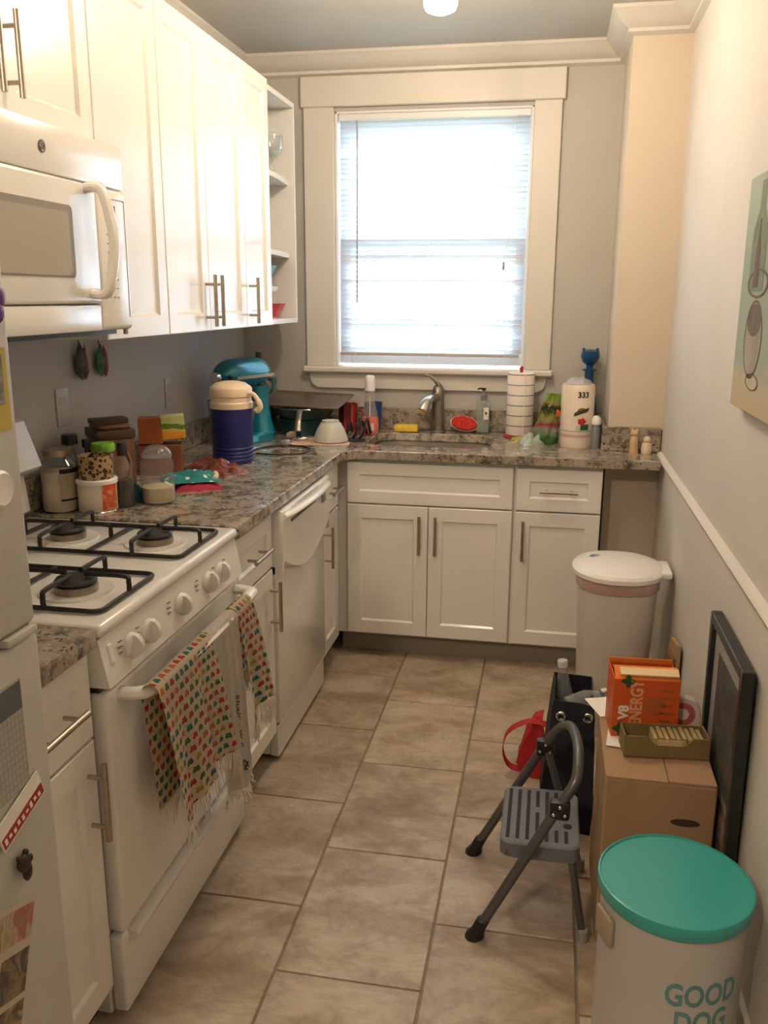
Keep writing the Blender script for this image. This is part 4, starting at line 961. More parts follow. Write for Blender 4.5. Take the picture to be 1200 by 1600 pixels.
for k, (px, py, lb) in enumerate(((433, 690, 'pale shell-like measuring cup lying in front of the pot'), (452, 698, 'small grey bottle stopper by the cord loop'))):
    q = ctr(px, py); g = G(); g.lathe([(0, 0), (.016, 0), (.024, .03), (.022, .05), (.012, .058), (0, .058)], (0, 0, 0), 18, (1, -.4, .15)); o = g.noise(.002, 60).obj('measuring_cup' if k == 0 else 'stopper', mat('shell_plastic' if k == 0 else 'stopper_grey', (.55, .42, .34) if k == 0 else (.30, .27, .25), .4)); o.location = (.345 if k == 0 else q.x-.03, -.435 if k == 0 else q.y, CZ+.0245*.7); o.scale = (.7, .7, .7) if k == 0 else (.6, .6, .6)
    if k: o.location.z = CZ+.0147
    tag(o, lb, 'cup' if k == 0 else 'stopper')
pts = [ctr(px, py, CZ+.0036) for px, py in ((400, 708), (430, 710), (465, 709), (484, 704), (478, 698), (450, 696), (425, 697), (402, 701))]
tag(G().tube(arc(pts+[pts[0]+Vector((-.03, .01, 0))]), .0032, 8).obj('power_cord', BLK), 'black power cord loop on the counter beside the jug', 'cord')

# ================================================================= SINK items
q = Vector((.668, -.215, 0)); t = thing('spray_bottle', 'clear spray bottle with orange dish soap beside the sink', 'bottle', (q.x, q.y, CZ))
G().lathe([(0, 0), (.040, 0), (.042, .004), (.042, .06), (.034, .10), (.024, .14), (.022, .19), (.021, .20)], n=32, sy=.75).obj('bottle_body', glassy('soap_plastic', (.88, .85, .84), .85), t)
G().lathe([(0, .003), (.039, .003), (.0405, .058), (.037, .078), (0, .078)], n=30, sy=.72).obj('soap', mat('orange_soap', (.85, .07, .015), .3), t)
G().lathe([(.023, .198), (.023, .235), (.021, .262), (.018, .266), (0, .266)], n=24).obj('pump_cap', mat('frosted_cap', (.78, .76, .80), .3), t)
G().tube([(0, 0, .08), (0, 0, .2)], .003, 6).obj('dip_tube', WHITE, t)
G().box(.002, .026, -.0325, -.031, .02, .055).obj('label', mat('soap_label', (.75, .5, .45), .5), t)
o = G().box(-.055, .055, -.032, .032, 0, .030, .006, 2).noise(.0015, 50).obj('sponge', mat('yellow_sponge', (.78, .52, .06), .95, var=.12, vs=60, bump=.6, bs=150)); o.location = (.818, -.098, CZ+.002); o.rotation_euler = (0, 0, .08); tag(o, 'yellow kitchen sponge behind the sink', 'sponge')
t = thing('scrub_brush', 'oval scrubbing brush with red bristle face beside the faucet', 'brush', (1.085, -.062, CZ))
M = Matrix.Translation((0, 0, .0385)) @ Matrix.Rotation(math.radians(-22), 4, 'X') @ Matrix.Rotation(.16, 4, 'Y')
n = 36
def ov(k, y): return [M @ Vector((.066*k*math.cos(2*PI*i/n), y, .036*k*math.sin(2*PI*i/n))) for i in range(n)]
G().loft([ov(.9, .012), ov(1, .006), ov(1, -.008), ov(.97, -.010)]).obj('back', mat('brush_white', (.74, .66, .62), .5), t)
g = G().loft([ov(.93, -.009), ov(.90, -.020), ov(.82, -.024)]); g.noise(.0015, 150); g.obj('bristles', mat('red_bristles', (.55, .03, .02), .9, var=.4, vs=120, bump=1, bs=250), t)
t = thing('soap_dispenser', 'clear pump soap dispenser against the backsplash', 'bottle', (1.170, -.062, CZ))
G().box(-.031, .031, -.02, .02, 0, .15, .007, 3).obj('bottle_body', glassy('dispenser_plastic', (.80, .84, .82), .8), t)
G().box(-.027, .027, -.016, .016, .003, .045, .005, 2).obj('soap', mat('green_soap', (.10, .20, .13), .25), t)
G().box(.004, .026, -.0212, -.0203, .065, .12).obj('label', PAPER, t); G().box(.010, .020, -.0218, -.0213, .088, .10).obj('label_print', DARK, t)
G().lathe([(.0125, .15), (.013, .175), (.008, .18), (.005, .185), (.005, .198)], n=18).obj('collar', glassy('collar_grey', (.35, .35, .40), .4), t)
g = G(); g.lathe([(.006, .196), (.010, .199), (.010, .207), (0, .209)], n=16); g.tube([(0, 0, .204), (-.018, -.012, .206), (-.026, -.017, .202)], .004, 8); g.obj('pump', BLK, t)
# paper towel on red holder
t = thing('paper_towel_roll', 'paper towel roll with blue lines on a red holder', 'paper towel', (1.340, -.145, CZ))
def ptm():
    m, n, p = base('lined_towel'); s_ = n.sep(n.coord()); z = n.math('FRACT', n.math('ADD', n.math('MULTIPLY', s_[2], 22.2), .25))
    f = n.math('MULTIPLY', n.math('GREATER_THAN', z, .42), n.math('LESS_THAN', z, .53)); n.set(p.inputs['Base Color'], n.mix(f, (.80, .73, .66), (.22, .23, .26))); p.inputs['Roughness'].default_value = .85; n.set(p.inputs['Normal'], n.bump(n.noise(n.coord(), 120, 3), .3, .003)); return m
G().lathe([(.02, .012), (.058, .012), (.060, .016), (.060, .283), (.057, .288), (.02, .288)], n=40).obj('roll', ptm(), t)
G().box(.018, .021, -.0612, -.0585, .014, .286).obj('sheet_edge', mat('towel_edge', (.84, .78, .72), .85), t)
G().lathe([(0, 0), (.068, 0), (.070, .003), (.068, .009), (.03, .011), (0, .011)], n=36).obj('holder_base', mat('red_plastic', (.40, .02, .03), .35), t)
G().lathe([(.007, .011), (.007, .30), (.009, .303), (.007, .314), (0, .317)], n=14).obj('holder_rod', MC['red_plastic'], t)
# wrapped paper-towel pack
t = thing('paper_towel_pack', 'plastic-wrapped paper towel roll printed with 333 beside the column', 'paper towel', (1.585, -.352, CZ), math.radians(-4))
G().lathe([(0, 0), (.064, 0), (.068, .01), (.069, .25), (.066, .262), (0, .264)], n=40).obj('roll', mat('wrapped_roll', (.82, .72, .60), .3, coat=.4, var=.03, vs=12), t)
for z0, z1, c in ((.045, .058, (.55, .38, .34)), (.070, .074, (.45, .40, .40))):
    G().lathe([(.0692, z0), (.0695, (z0+z1)/2), (.0692, z1)], n=40, cap=False).obj('printed_band', mat('pack_band_%d' % int(z0*1000), c, .4), t)
def cylpt(a, z, r=.0698): return (r*math.cos(a), r*math.sin(a), z)
def cwarp(a0, z0, r=.0698): return lambda p: Vector(cylpt(a0+p.x/r, z0+p.y, r+p.z))
lettering('333', .032, BLK, t, None, warp=cwarp(-1.2, .222), sub=True, depth=.0003, bold=.0010)
def decal(name, poly, m, a0, z0, r=.0697):
    g = G(); b = [g.b.verts.new(cylpt(a0+x/r, z0+y, r)) for x, y in poly]; g.b.faces.new(b); bmesh.ops.triangulate(g.b, faces=g.b.faces); bmesh.ops.subdivide_edges(g.b, edges=g.b.edges, cuts=3, use_grid_fill=True)
    for v in g.b.verts:
        rr = math.hypot(v.co.x, v.co.y); v.co.x *= r/rr; v.co.y *= r/rr
    fs = list(g.b.faces); bmesh.ops.solidify(g.b, geom=fs, thickness=-.0005); return g.obj(name, m, t)
dome = [(.022*math.cos(PI*i/8), .020*math.sin(PI*i/8)) for i in range(9)]
OLV = mat('olive_print', (.20, .16, .03), .4)
decal('printed_badge', dome, OLV, -1.25, .150); decal('printed_banner', [(-.034, -.016), (.028, .006), (.032, .022), (-.030, .0)], mat('dark_olive_print', (.05, .045, .015), .4), -1.25, .150, .0703)
decal('printed_flower', [(.017*(1+.18*math.cos(5*a*PI/10))*math.cos(a*PI/10), .014*(1+.18*math.cos(5*a*PI/10))*math.sin(a*PI/10)) for a in range(20)], mat('red_print', (.50, .02, .04), .4), -1.22, .113)
decal('printed_panel', [(-.010, -.011), (.026, -.011), (.026, .013), (-.010, .013)], mat('green_print', (.01, .10, .04), .4), -1.15, .088)
decal('printed_panel', [(-.03, -.011), (-.011, -.011), (-.011, .010), (-.03, .010)], mat('pale_green_print', (.55, .58, .42), .4), -1.15, .088)
CLR = glassy('clear_wrap', (.92, .92, .95), .75, .12)
g = blobsheet(0, 0, .11, .10, .030, 0, 21, .01, 16, 14)
for v in g.b.verts: v.co.z += .2645
g.obj('wrap_top', CLR, t, ang=60)
# torn plastic packaging beside it
tb = thing('plastic_wrapper', 'crumpled green and yellow printed plastic wrapper by the paper towels', 'wrapper', (1.468, -.300, CZ))
def wrapmat():
    m, n, p = base('wrapper_print'); co = n.coord(); s_ = n.sep(co); f = n.math('ADD', n.math('MULTIPLY', s_[2], 4.6), n.math('MULTIPLY', n.noise(co, 16, 3), .28))
    n.set(p.inputs['Base Color'], n.ramp(f, [(0, (.10, .26, .06)), (.30, (.04, .20, .04)), (.44, (.42, .40, .30)), (.52, (.50, .06, .08)), (.60, (.42, .38, .14)), (.74, (.30, .36, .06)), (.86, (.03, .03, .02)), (.95, (.40, .36, .08)), (1, (.28, .42, .06))])); p.inputs['Roughness'].default_value = .25; p.inputs['Coat Weight'].default_value = .4
    n.set(p.inputs['Normal'], n.bump(n.noise(co, 60, 4, .6, 1.2), .5, .005)); return m
from mathutils import noise as nz
def wr(u, v):
    a = -2.6+u*2.0; k = 1-.35*v; r = .052*k+.012*nz.noise(Vector((u*5, v*5, 2))); z = .004+v*.215-.05*(1-v)*abs(u-.6)*0
    return (r*1.0*math.cos(a)+.018*v-.035*(1-v)*(1-u), r*math.sin(a)-.01, z+.006*nz.noise(Vector((u*7, v*7, 5))))
G().sheet(wr, 20, 24, thick=.0008).obj('printed_film', wrapmat(), tb, ang=60)
lettering('nty', .052, BLK, tb, Matrix.Translation((.005, -.062, .155)) @ Matrix.Rotation(-.12, 4, 'Z') @ Matrix.Rotation(PI/2, 4, 'X') @ Matrix.Rotation(.25, 4, 'Z'), depth=.0004)
G().ball((.034, -.045, .135), .016, 14, 10, (.9, .25, 1.1)).obj('printed_spot', mat('orange_print', (.70, .13, .02), .4), tb)
g = blobsheet(-.055, -.03, .12, .09, .06, .4, 31, .02, 18, 14); g.obj('clear_film', glassy('film', (.72, .82, .70), .55, .15), tb, ang=60)
o = blobsheet(0, 0, .11, .06, .030, .1, 41, .01, 18, 12).obj('snack_packet', foilmat('yellow_black_foil', [(.03, .03, .01), (.40, .34, .04), (.28, .26, .05), (.05, .06, .02)], 26), ang=60); o.location = (1.362, -.285, CZ); tag(o, 'small yellow and black packet in front of the paper towels', 'packet')
# cat-shaped blue glass bottle
q = at(938, 600, 1, -.085); ht = zat(938, 546, -.085)-CZ
t = thing('glass_bottle', 'blue glass bottle with a cat-head stopper in the corner', 'bottle', (min(q.x, 1.636), -.085, CZ))
CB = glassy('cobalt_glass', (.015, .10, .30), .45, .03)
G().lathe([(0, 0), (.043, 0), (.046, .01), (.045, .10), (.036, .18), (.026, ht-.19), (.021, ht-.115), (.021, ht-.095), (.031, ht-.093), (.031, ht-.086), (.02, ht-.083)], n=32).obj('bottle_body', CB, t)
hd = G().lathe([(.016, ht-.085), (.016, ht-.07), (.034, ht-.055), (.042, ht-.032), (.038, ht-.008), (.02, ht), (0, ht)], n=28).obj('cat_head', CB, t)
for s_ in (-1, 1): G().lathe([(.012, 0), (.004, .018), (0, .020)], (s_*.026, 0, ht-.012), 10, (s_*.3, 0, 1)).obj('ear', CB, hd)
t = thing('squeeze_bottle', 'grey squeeze bottle with a white domed cap beside the column', 'bottle', (1.664, -.376, CZ))
G().lathe([(0, 0), (.0185, 0), (.0195, .006), (.0195, .085), (.012, .1)], n=24).obj('bottle_body', glassy('grey_plastic_clear', (.45, .46, .50), .5), t)
g = G(); g.lathe([(.0185, .098), (.0205, .104), (.019, .122), (.010, .134), (0, .136)], n=24); g.obj('cap', WHITE, t)
# shakers
SHK = mat('tan_ceramic', (.60, .42, .26), .35, var=.06, vs=40); SHW = mat('cream_ceramic', (.70, .58, .43), .35, var=.06, vs=40)
t = thing('cat_shaker', 'tan cat-shaped ceramic shaker on the counter by the column', 'shaker', (1.812, -.480, CZ))
G().lathe([(0, 0), (.018, 0), (.019, .004), (.016, .03), (.017, .05), (.013, .068), (.012, .07)], n=20).obj('body', SHK, t)
hd = G().ball((0, -.001, .081), .0165, 18, 12, (1, .95, .9)).obj('head', SHK, t)
for s_ in (-1, 1): G().lathe([(.006, 0), (.002, .010), (0, .011)], (s_*.0095, 0, .092), 8).obj('ear', SHK, hd)
t = thing('round_shaker', 'cream round-headed ceramic shaker beside the cat shaker', 'shaker', (1.862, -.482, CZ))
G().lathe([(0, 0), (.019, 0), (.021, .006), (.021, .025), (.017, .042), (.010, .046)], n=20).obj('body', SHW, t)
G().ball((0, 0, .057), .0145, 18, 12).obj('head', SHW, t)

# ================================================================= RIGHT WALL ART
y0, y1 = -2.42, at(1158, 450, 0, 1.895).y
za, zb_ = at(1172, 281, 0, 1.895).z, at(1143, 632, 0, 1.895).z
ar = thing('canvas_art', 'green-toned canvas with painted bottle shapes on the right wall', 'painting', (W, 0, 0))
def artmat():
    m, n, p = base('painted_canvas'); co = n.coord(); s_ = n.sep(co)
    f = n.math('ADD', n.math('MULTIPLY', n.math('SUBTRACT', s_[2], zb_), 1/(za-zb_)), n.math('MULTIPLY', n.noise(co, 14, 5, .6, .5), .25))
    c = n.ramp(f, [(.08, (.50, .38, .22)), (.26, (.45, .40, .29)), (.34, (.30, .36, .30)), (.75, (.27, .34, .28)), (1.0, (.36, .42, .34))])
    n.set(p.inputs['Base Color'], c); p.inputs['Roughness'].default_value = .8; wv = n.new('ShaderNodeTexWave'); n.set(wv.inputs[0], co); wv.inputs['Scale'].default_value = 150; n.set(p.inputs['Normal'], n.bump(wv.outputs[0], .2, .002)); return m
G().box(-.03, 0, y0, y1, zb_, za, .003, 1).obj('canvas', artmat(), ar)
def pshape(name, pts, m, lift=.0006):
    G().loft([[(-.0301, y, z) for y, z in pts], [(-.0301-lift, y, z) for y, z in pts]]).obj(name, m, ar)
PB = mat('painted_brown', (.13, .105, .07), .8, var=.3, vs=30); PG = mat('painted_grey', (.30, .27, .23), .8, var=.2, vs=20); PT = mat('painted_tan', (.42, .38, .29), .8, var=.15, vs=20); PGr = mat('painted_green', (.18, .22, .17), .8, var=.2, vs=20)
def ell(cy, cz, ry, rz_, n=24): return [(cy+ry*math.cos(2*PI*i/n), cz+rz_*math.sin(2*PI*i/n)) for i in range(n)]
def wp2(px, py): q = at(px, py, 0, W-.03); return q.y, q.z
b0 = wp2(1187, 380)
bt = [(-.055, -.10), (.055, -.10), (.055, -.02), (.05, .03), (.02, .07), (.016, .13), (-.016, .13), (-.02, .07), (-.05, .03), (-.055, -.02)]
pshape('painted_bottle', [(b0[0]+y*1.3, b0[1]+z) for y, z in bt], PGr); pshape('painted_bottle_core', [(b0[0]+y*.45, b0[1]-.03+z*.62) for y, z in bt], PB, .001)
b1 = wp2(1183, 443); n = 24
def pring(cy, cz, ry, rz_, w_, m):
    G().loft([[( -.0304, cy+ry*k*math.cos(2*PI*i/n), cz+rz_*k*math.sin(2*PI*i/n)) for i in range(n)] for k in (1, 1-w_)]+[[(-.0312, cy+ry*k*math.cos(2*PI*i/n), cz+rz_*k*math.sin(2*PI*i/n)) for i in range(n)] for k in (1-w_, 1)], False, False).obj('painted_ring', m, ar)
pring(b1[0]-.01, b1[1], .10, .030, .14, PB)
b2 = wp2(1176, 530); pshape('painted_jar', ell(b2[0], b2[1], .085, .085), PG); pshape('painted_lid', ell(b2[0]+.002, b2[1]+.04, .064, .034), PB, .0011); pring(b2[0], b2[1]+.0, .084, .083, .06, PB)
b3 = wp2(1174, 597); pshape('painted_foot', ell(b3[0], b3[1], .062, .016), PT); pring(b3[0], b3[1], .062, .018, .12, PB)

# ================================================================= TRASH CAN
tc = thing('trash_can', 'white plastic trash can with a domed lid by the right wall', 'trash can', (1.735, -1.045, 0))
TW = mat('trash_white', (.70, .66, .62), .4, var=.02, vs=8)
def so(rx, ry, z, e=2.6, n=40): 
    o_ = []
    for i in range(n):
        a = 2*PI*i/n; c, s_ = math.cos(a), math.sin(a); o_.append((rx*abs(c)**(2/e)*(1 if c >= 0 else -1), ry*abs(s_)**(2/e)*(1 if s_ >= 0 else -1), z))
    return o_
G().loft([so(.112, .125, 0), so(.116, .13, .008), so(.138, .152, .56), so(.142, .156, .575), so(.137, .150, .578)]).obj('body', TW, tc)
G().loft([so(.139, .153, .540), so(.144, .158, .548), so(.1445, .1585, .578), so(.141, .155, .582)], False, False).noise(.002, 30).obj('bin_bag', glassy('pink_bag', (.70, .50, .45), .25, .2), tc)
ld = G().loft([so(.152, .170, .583, 2.2), so(.158, .176, .588, 2.2), so(.158, .176, .602, 2.2), so(.150, .168, .612, 2.2), so(.11, .125, .624, 2.2), so(.05, .06, .630, 2.2)]).obj('lid', WHITE, tc)
G().box(.12, .178, -.075, .075, .586, .612, .008, 3).obj('hinge_tab', WHITE, ld)
def logomat():
    m, n, p = base('lid_sticker'); s_ = n.sep(n.coord()); n.set(p.inputs['Base Color'], n.ramp(n.math('ADD', n.math('MULTIPLY', s_[0], 22), 2.4), [(0, (.5, .05, .06)), (.45, (.06, .12, .35)), (.8, (.35, .36, .42))], 'LINEAR')); return m
G().lathe([(0, .0), (.020, 0), (.020, .0012), (0, .0012)], (-.085, .04, .6255), 20, (-.16, .05, 1), sx=1.2, sy=.75).obj('sticker', logomat(), ld)
# brown paper bag behind the trash can, against the wall
PB2 = mat('kraft_paper', (.40, .25, .14), .8, var=.08, vs=14)
t = thing('paper_bag', 'folded brown paper bag between the trash can and right wall', 'bag', (1.898, -1.30, 0))
poly = [(-.10, 0), (.12, 0), (.115, .33), (.05, .43), (-.095, .455)]
G().loft([[(.006, y, z) for y, z in poly], [(.018, y, z) for y, z in poly]]).obj('bag_panel', PB2, t); G().loft([[(-.006, y*.96, z*.9) for y, z in poly], [(.004, y*.96, z*.9) for y, z in poly]]).obj('shaded_fold', mat('kraft_shaded', (.20, .11, .06), .8), t)  # darker front sheet carries the shadow beside the trash can in its colour

# ================================================================= TOTE BAG + bottle, red strap bag
NV = mat('navy_canvas', (.010, .012, .020), .85, var=.25, vs=60, bump=.3, bs=300)
tt = thing('tote_bag', 'black tote bag with metal grommets standing behind the cardboard box', 'bag', (1.575, -1.66, 0))
def tr(x0, x1, y0, y1, z, dz=0): return [(x0, y0, z), (x1, y0, z-dz), (x1, y1, z), (x0, y1, z+dz*.5)]
g = G(); T = .004
outer = [tr(-.072, .07, -.12, .10, .0), tr(-.078, .076, -.125, .105, .10), tr(-.066, .07, -.11, .10, .25), tr(-.052, .062, -.09, .095, .405, .012)]
inner = [[(x*.93, y*.95, z) for x, y, z in r] for r in reversed(outer[1:])]+[[(x*.9, y*.93, .01) for x, y, z in outer[0]]]
g.loft(outer+inner); bmesh.ops.subdivide_edges(g.b, edges=g.b.edges, cuts=3, use_grid_fill=True); g.noise(.005, 14); 
for v in g.b.verts: v.co.z = max(v.co.z, 0)
g.obj('bag_body', NV, tt, ang=60)
for (x, y) in ((-.03, -.100), (.045, -.098)):
    G().tube([(x+.011*math.cos(2*PI*i/18), y-.006, .362+.011*math.sin(2*PI*i/18)) for i in range(18)], .0042, 8, True).obj('grommet', CHRO, tt)
wb = thing('water_bottle', 'empty clear plastic bottle sticking out of the black tote', 'bottle', (1.585, -1.635, .012)); 
wb.rotation_euler = (math.radians(-4), math.radians(-5), 0)
G().lathe([(0, 0), (.028, 0), (.031, .006), (.031, .30), (.028, .36), (.013, .425), (.0125, .44)], n=24).obj('bottle_body', glassy('pet_plastic', (.86, .88, .88), .86, .08), wb)
G().lathe([(.0155, .437), (.016, .455), (.014, .458), (0, .458)], n=18).obj('cap', glassy('cap_clear', (.75, .73, .70), .3, .2), wb)
wb = thing('plastic_bottle', 'crumpled clear plastic bottle lying in the black tote opening', 'bottle', (1.560, -1.700, .36))
g = G(); g.lathe([(0, 0), (.026, 0), (.030, .005), (.030, .07), (.014, .105), (.0125, .118)], (0, 0, 0), 20, (.75, .35, .22)); g.noise(.002, 40); g.obj('bottle_body', MC['pet_plastic'], wb)
g = G(); g.lathe([(.015, .116), (.015, .132), (0, .134)], (0, 0, 0), 16, (.75, .35, .22)); g.obj('cap', CHRO, wb)
RD = mat('red_webbing', (.42, .010, .015), .7, var=.1, vs=40)
rb = thing('red_bag', 'red tote with a looped strap flopped on the floor by the black bag', 'bag', (1.475, -1.46, 0))
def ribbon(pts, w_, m, nm):
    P = arc(pts, 8); up = Vector((0, .25, 1)).normalized(); g = G()
    L = []
    for i, p_ in enumerate(P):
        t_ = (P[min(i+1, len(P)-1)]-P[max(0, i-1)]).normalized(); nn = t_.cross(Vector((0, 1, .2))).normalized(); sd = Vector((0, 1, .15)).normalized()
        L.append([p_+sd*w_/2+nn*.001, p_-sd*w_/2+nn*.001, p_-sd*w_/2-nn*.001, p_+sd*w_/2-nn*.001])
    g.loft(L); return g.obj(nm, m, rb)
ribbon([(.05, -.02, .185), (-.02, -.03, .20), (-.085, -.035, .16), (-.10, -.03, .09), (-.075, -.02, .03), (-.01, -.01, .016), (.04, -.0, .016)], .03, RD, 'strap')
g = G(); g.loft([[(-.03, -.03, .0), (.035, -.045, 0), (.035, .09, 0), (-.03, .08, 0)], [(-.055, -.03, .05), (.03, -.05, .06), (.03, .09, .06), (-.05, .08, .05)], [(-.03, -.02, .14), (.025, -.04, .16), (.025, .07, .16), (-.03, .06, .14)], [(.0, -.01, .205), (.028, -.01, .215), (.028, .03, .215), (.0, .03, .205)]])
bmesh.ops.subdivide_edges(g.b, edges=g.b.edges, cuts=3, use_grid_fill=True); g.noise(.008, 16)
for v in g.b.verts: v.co.z = max(v.co.z, 0)
g.obj('bag_body', RD, rb, ang=60)

# ================================================================= CARDBOARD BOX + things on it
BX0, BX1, BY0, BY1, BH = 1.640, 1.888, -2.222, -1.90, .448
cb = thing('cardboard_box', 'large brown cardboard box by the right wall', 'box', ((BX0+BX1)/2, (BY0+BY1)/2, 0))
bw, bd_ = (BX1-BX0)/2, (BY1-BY0)/2
G().box(-bw, bw, -bd_, bd_, 0, BH-.006, .003, 1).obj('body', CARD, cb)
G().box(-bw, -.004+.02, -bd_, bd_, BH-.0055, BH, .0012, 1).obj('flap', CARD, cb); 
G().box(.020, bw+.001, -bd_+.001, bd_, BH-.0055, BH+.001, .0012, 1, Matrix.Rotation(-.006, 4, 'Y')).obj('flap', CARD, cb)
G().lathe([(0, 0), (.033, 0), (.033, .0015), (0, .0015)], (.06, -bd_-.0002, BH-.10), 20, (0, -1, 0), sx=1, sy=.28).obj('hand_hole_shade', mat('hole_shade', (.05, .03, .02), .9), cb)  # flat dark disc paints the shade inside a hand hole, no opening cut
G().box(-bw-.001, -bw+.004, -bd_-.001, -bd_+.004, .1, BH-.008).obj('corner_tape', CARDD, cb)
# papers
for k, (px, py, rz, sx, sy, lb, zz) in enumerate(((940, 1105, .35, .075, .11, 'white envelope poking out over the far corner of the cardboard box', .0022), (962, 1150, -.12, .06, .13, 'white printed leaflet under the small olive tray box', .0036))):
    q = at(px, py, 2, BH); o = G().box(-sx/2, sx/2, -sy/2, sy/2, 0, .0012).obj('envelope' if k == 0 else 'leaflet', PAPER); o.location = (q.x+.01, q.y, BH+zz); o.rotation_euler = (0, 0, rz); tag(o, lb, 'paper')
# olive tray box
OLT = mat('olive_card', (.20, .145, .055), .65, var=.1, vs=20); OLL = mat('pale_olive_card', (.40, .31, .15), .65)
oy = -2.105; tz = BH+.005
tr_ = thing('tray_box', 'shallow olive cardboard tray holding packets on the cardboard box', 'box', (1.782, oy+.022, tz), math.radians(5))
g = G(); g.box(-.10, .10, -.036, .036, 0, .004); g.box(-.10, -.096, -.036, .036, .004, .052); g.box(.096, .10, -.036, .036, .004, .052); g.box(-.096, .096, .032, .036, .004, .052); g.obj('tray', OLT, tr_)
p = [(-.10, .0), (.10, .0), (.10, .052), (.062, .052), (.042, .030), (-.026, .030), (-.048, .052), (-.10, .052)]
G().loft([[(x, -.0362, z) for x, z in p], [(x, -.032, z) for x, z in p]]).obj('cutout_front', OLT, tr_)
for i in range(9): G().box(-.03+i*.0135, -.03+i*.0135+.009, -.030, .029, .006, .046+.003*(i % 2)).obj('packet', OLL, tr_)
G().box(-.022, .038, -.0318, -.0306, .030, .043, .002, 1).obj('packet_label', mat('tan_label', (.55, .44, .22), .5), tr_)
# orange drink box, lying on end
eb = thing('drink_box', 'open orange drink carton with large ENERGY lettering behind the olive tray', 'box', (1.737, -1.972, tz), math.radians(4))
ORG = mat('orange_carton', (.62, .095, .016), .4, var=.08, vs=10); ORL = mat('light_orange_carton', (.80, .20, .03), .4)
ew, ed, eh = .080, .055, .155
g = G(); g.box(-ew, ew, -ed, -ed+.003, 0, eh); g.box(-ew, ew, ed-.003, ed, 0, eh); g.box(-ew, -ew+.003, -ed+.003, ed-.003, 0, eh); g.box(ew-.003, ew, -ed+.003, ed-.003, 0, eh); g.box(-ew+.003, ew-.003, -ed+.003, ed-.003, 0, .003); g.obj('carton', ORG, eb)
rs = [[(-ew+.002, y, z), (ew-.002, y, z), (ew-.002, y+.002, z+.002), (-ew+.002, y+.002, z+.002)] for y, z in ((-ed, eh), (-ed+.032, eh+.016), (-ed+.058, eh+.010))]
G().loft(rs).obj('top_flap', ORL, eb)
G().box(-ew+.014, ew-.004, -ed+.006, -ed+.030, eh+.006, eh+.012, .0008, 1, Matrix.Translation((0, -ed, eh)) @ Matrix.Rotation(.46, 4, 'X') @ Matrix.Translation((0, ed, -eh))).obj('flap_print', mat('cream_print', (.80, .62, .36), .5), eb)
G().box(-ew, ew, ed-.003, ed, eh, eh+.012, .0005, 1).obj('back_flap', ORL, eb)
FM = Matrix.Translation((0, -ed-.0003, 0)) @ Matrix.Rotation(PI/2, 4, 'X')
TXT = mat('pale_orange_ink', (.72, .38, .20), .5)
lettering('+ENERGY', .036, TXT, eb, FM @ Matrix.Translation((-.022, .082, 0)) @ Matrix.Rotation(PI/2, 4, 'Z') @ Matrix.Diagonal((.92, 1.15, 1, 1)), depth=.0004, bold=.0009)
lettering('V8', .034, PAPER, eb, FM @ Matrix.Translation((-.052, .066, 0)) @ Matrix.Rotation(PI/2, 4, 'Z'), depth=.0004, bold=.0012)
GL = mat('leaf_green_ink', (.015, .07, .02), .5)
for cx, cz, rr in ((-.058, .022, .016), (-.046, .150, .014)):
    G().loft([[(cx+rr*(1+.3*math.cos(4*2*PI*i/20))*math.cos(2*PI*i/20), -ed-y, cz+rr*(1+.3*math.cos(4*2*PI*i/20))*math.sin(2*PI*i/20)) for i in range(20)] for y in (.0002, .0007)]).obj('leaf_print', GL, eb)
G().loft([[(.022+.026*math.cos(2*PI*i/24), -ed-y, .085+.026*math.sin(2*PI*i/24)) for i in range(24)] for y in (.0002, .0006)]).obj('fruit_print', mat('fruit_ink', (.44, .10, .03), .5), eb)
for i in range(5): G().box(.034, .034+.03+.006*(i % 2), -ed-.0006, -ed-.0002, .045+i*.020, .052+i*.020).obj('text_line', mat('line_ink', (.36, .10, .02), .5), eb)
# pink/white printed pouch behind the tray
ph = thing('printed_pouch', 'white and pink rounded pouch behind the olive tray', 'pouch', (1.848, -1.965, tz-.001))
def pouchmat():
    m, n, p = base('pouch_print'); s_ = n.sep(n.coord()); d = n.math('SQRT', n.math('ADD', n.math('POWER', n.math('SUBTRACT', s_[0], -.01), 2), n.math('POWER', n.math('SUBTRACT', s_[2], .05), 2)))
    n.set(p.inputs['Base Color'], n.ramp(n.math('MULTIPLY', d, 20), [(0, (.70, .60, .55)), (.3, (.70, .60, .55)), (.34, (.45, .12, .10)), (.6, (.45, .12, .10)), (.66, (.66, .56, .52))])); p.inputs['Roughness'].default_value = .35; return m
P = [(-.036, 0), (.036, 0), (.036, .05), (.03, .075), (.015, .092), (-.005, .097), (-.022, .09), (-.034, .072)]
G().loft([[(x*k, y, z*k+(1-k)*.04) for x, z in P] for k, y in ((.92, -.012), (1, -.006), (1, .006), (.92, .012))]).obj('pouch', pouchmat(), ph)
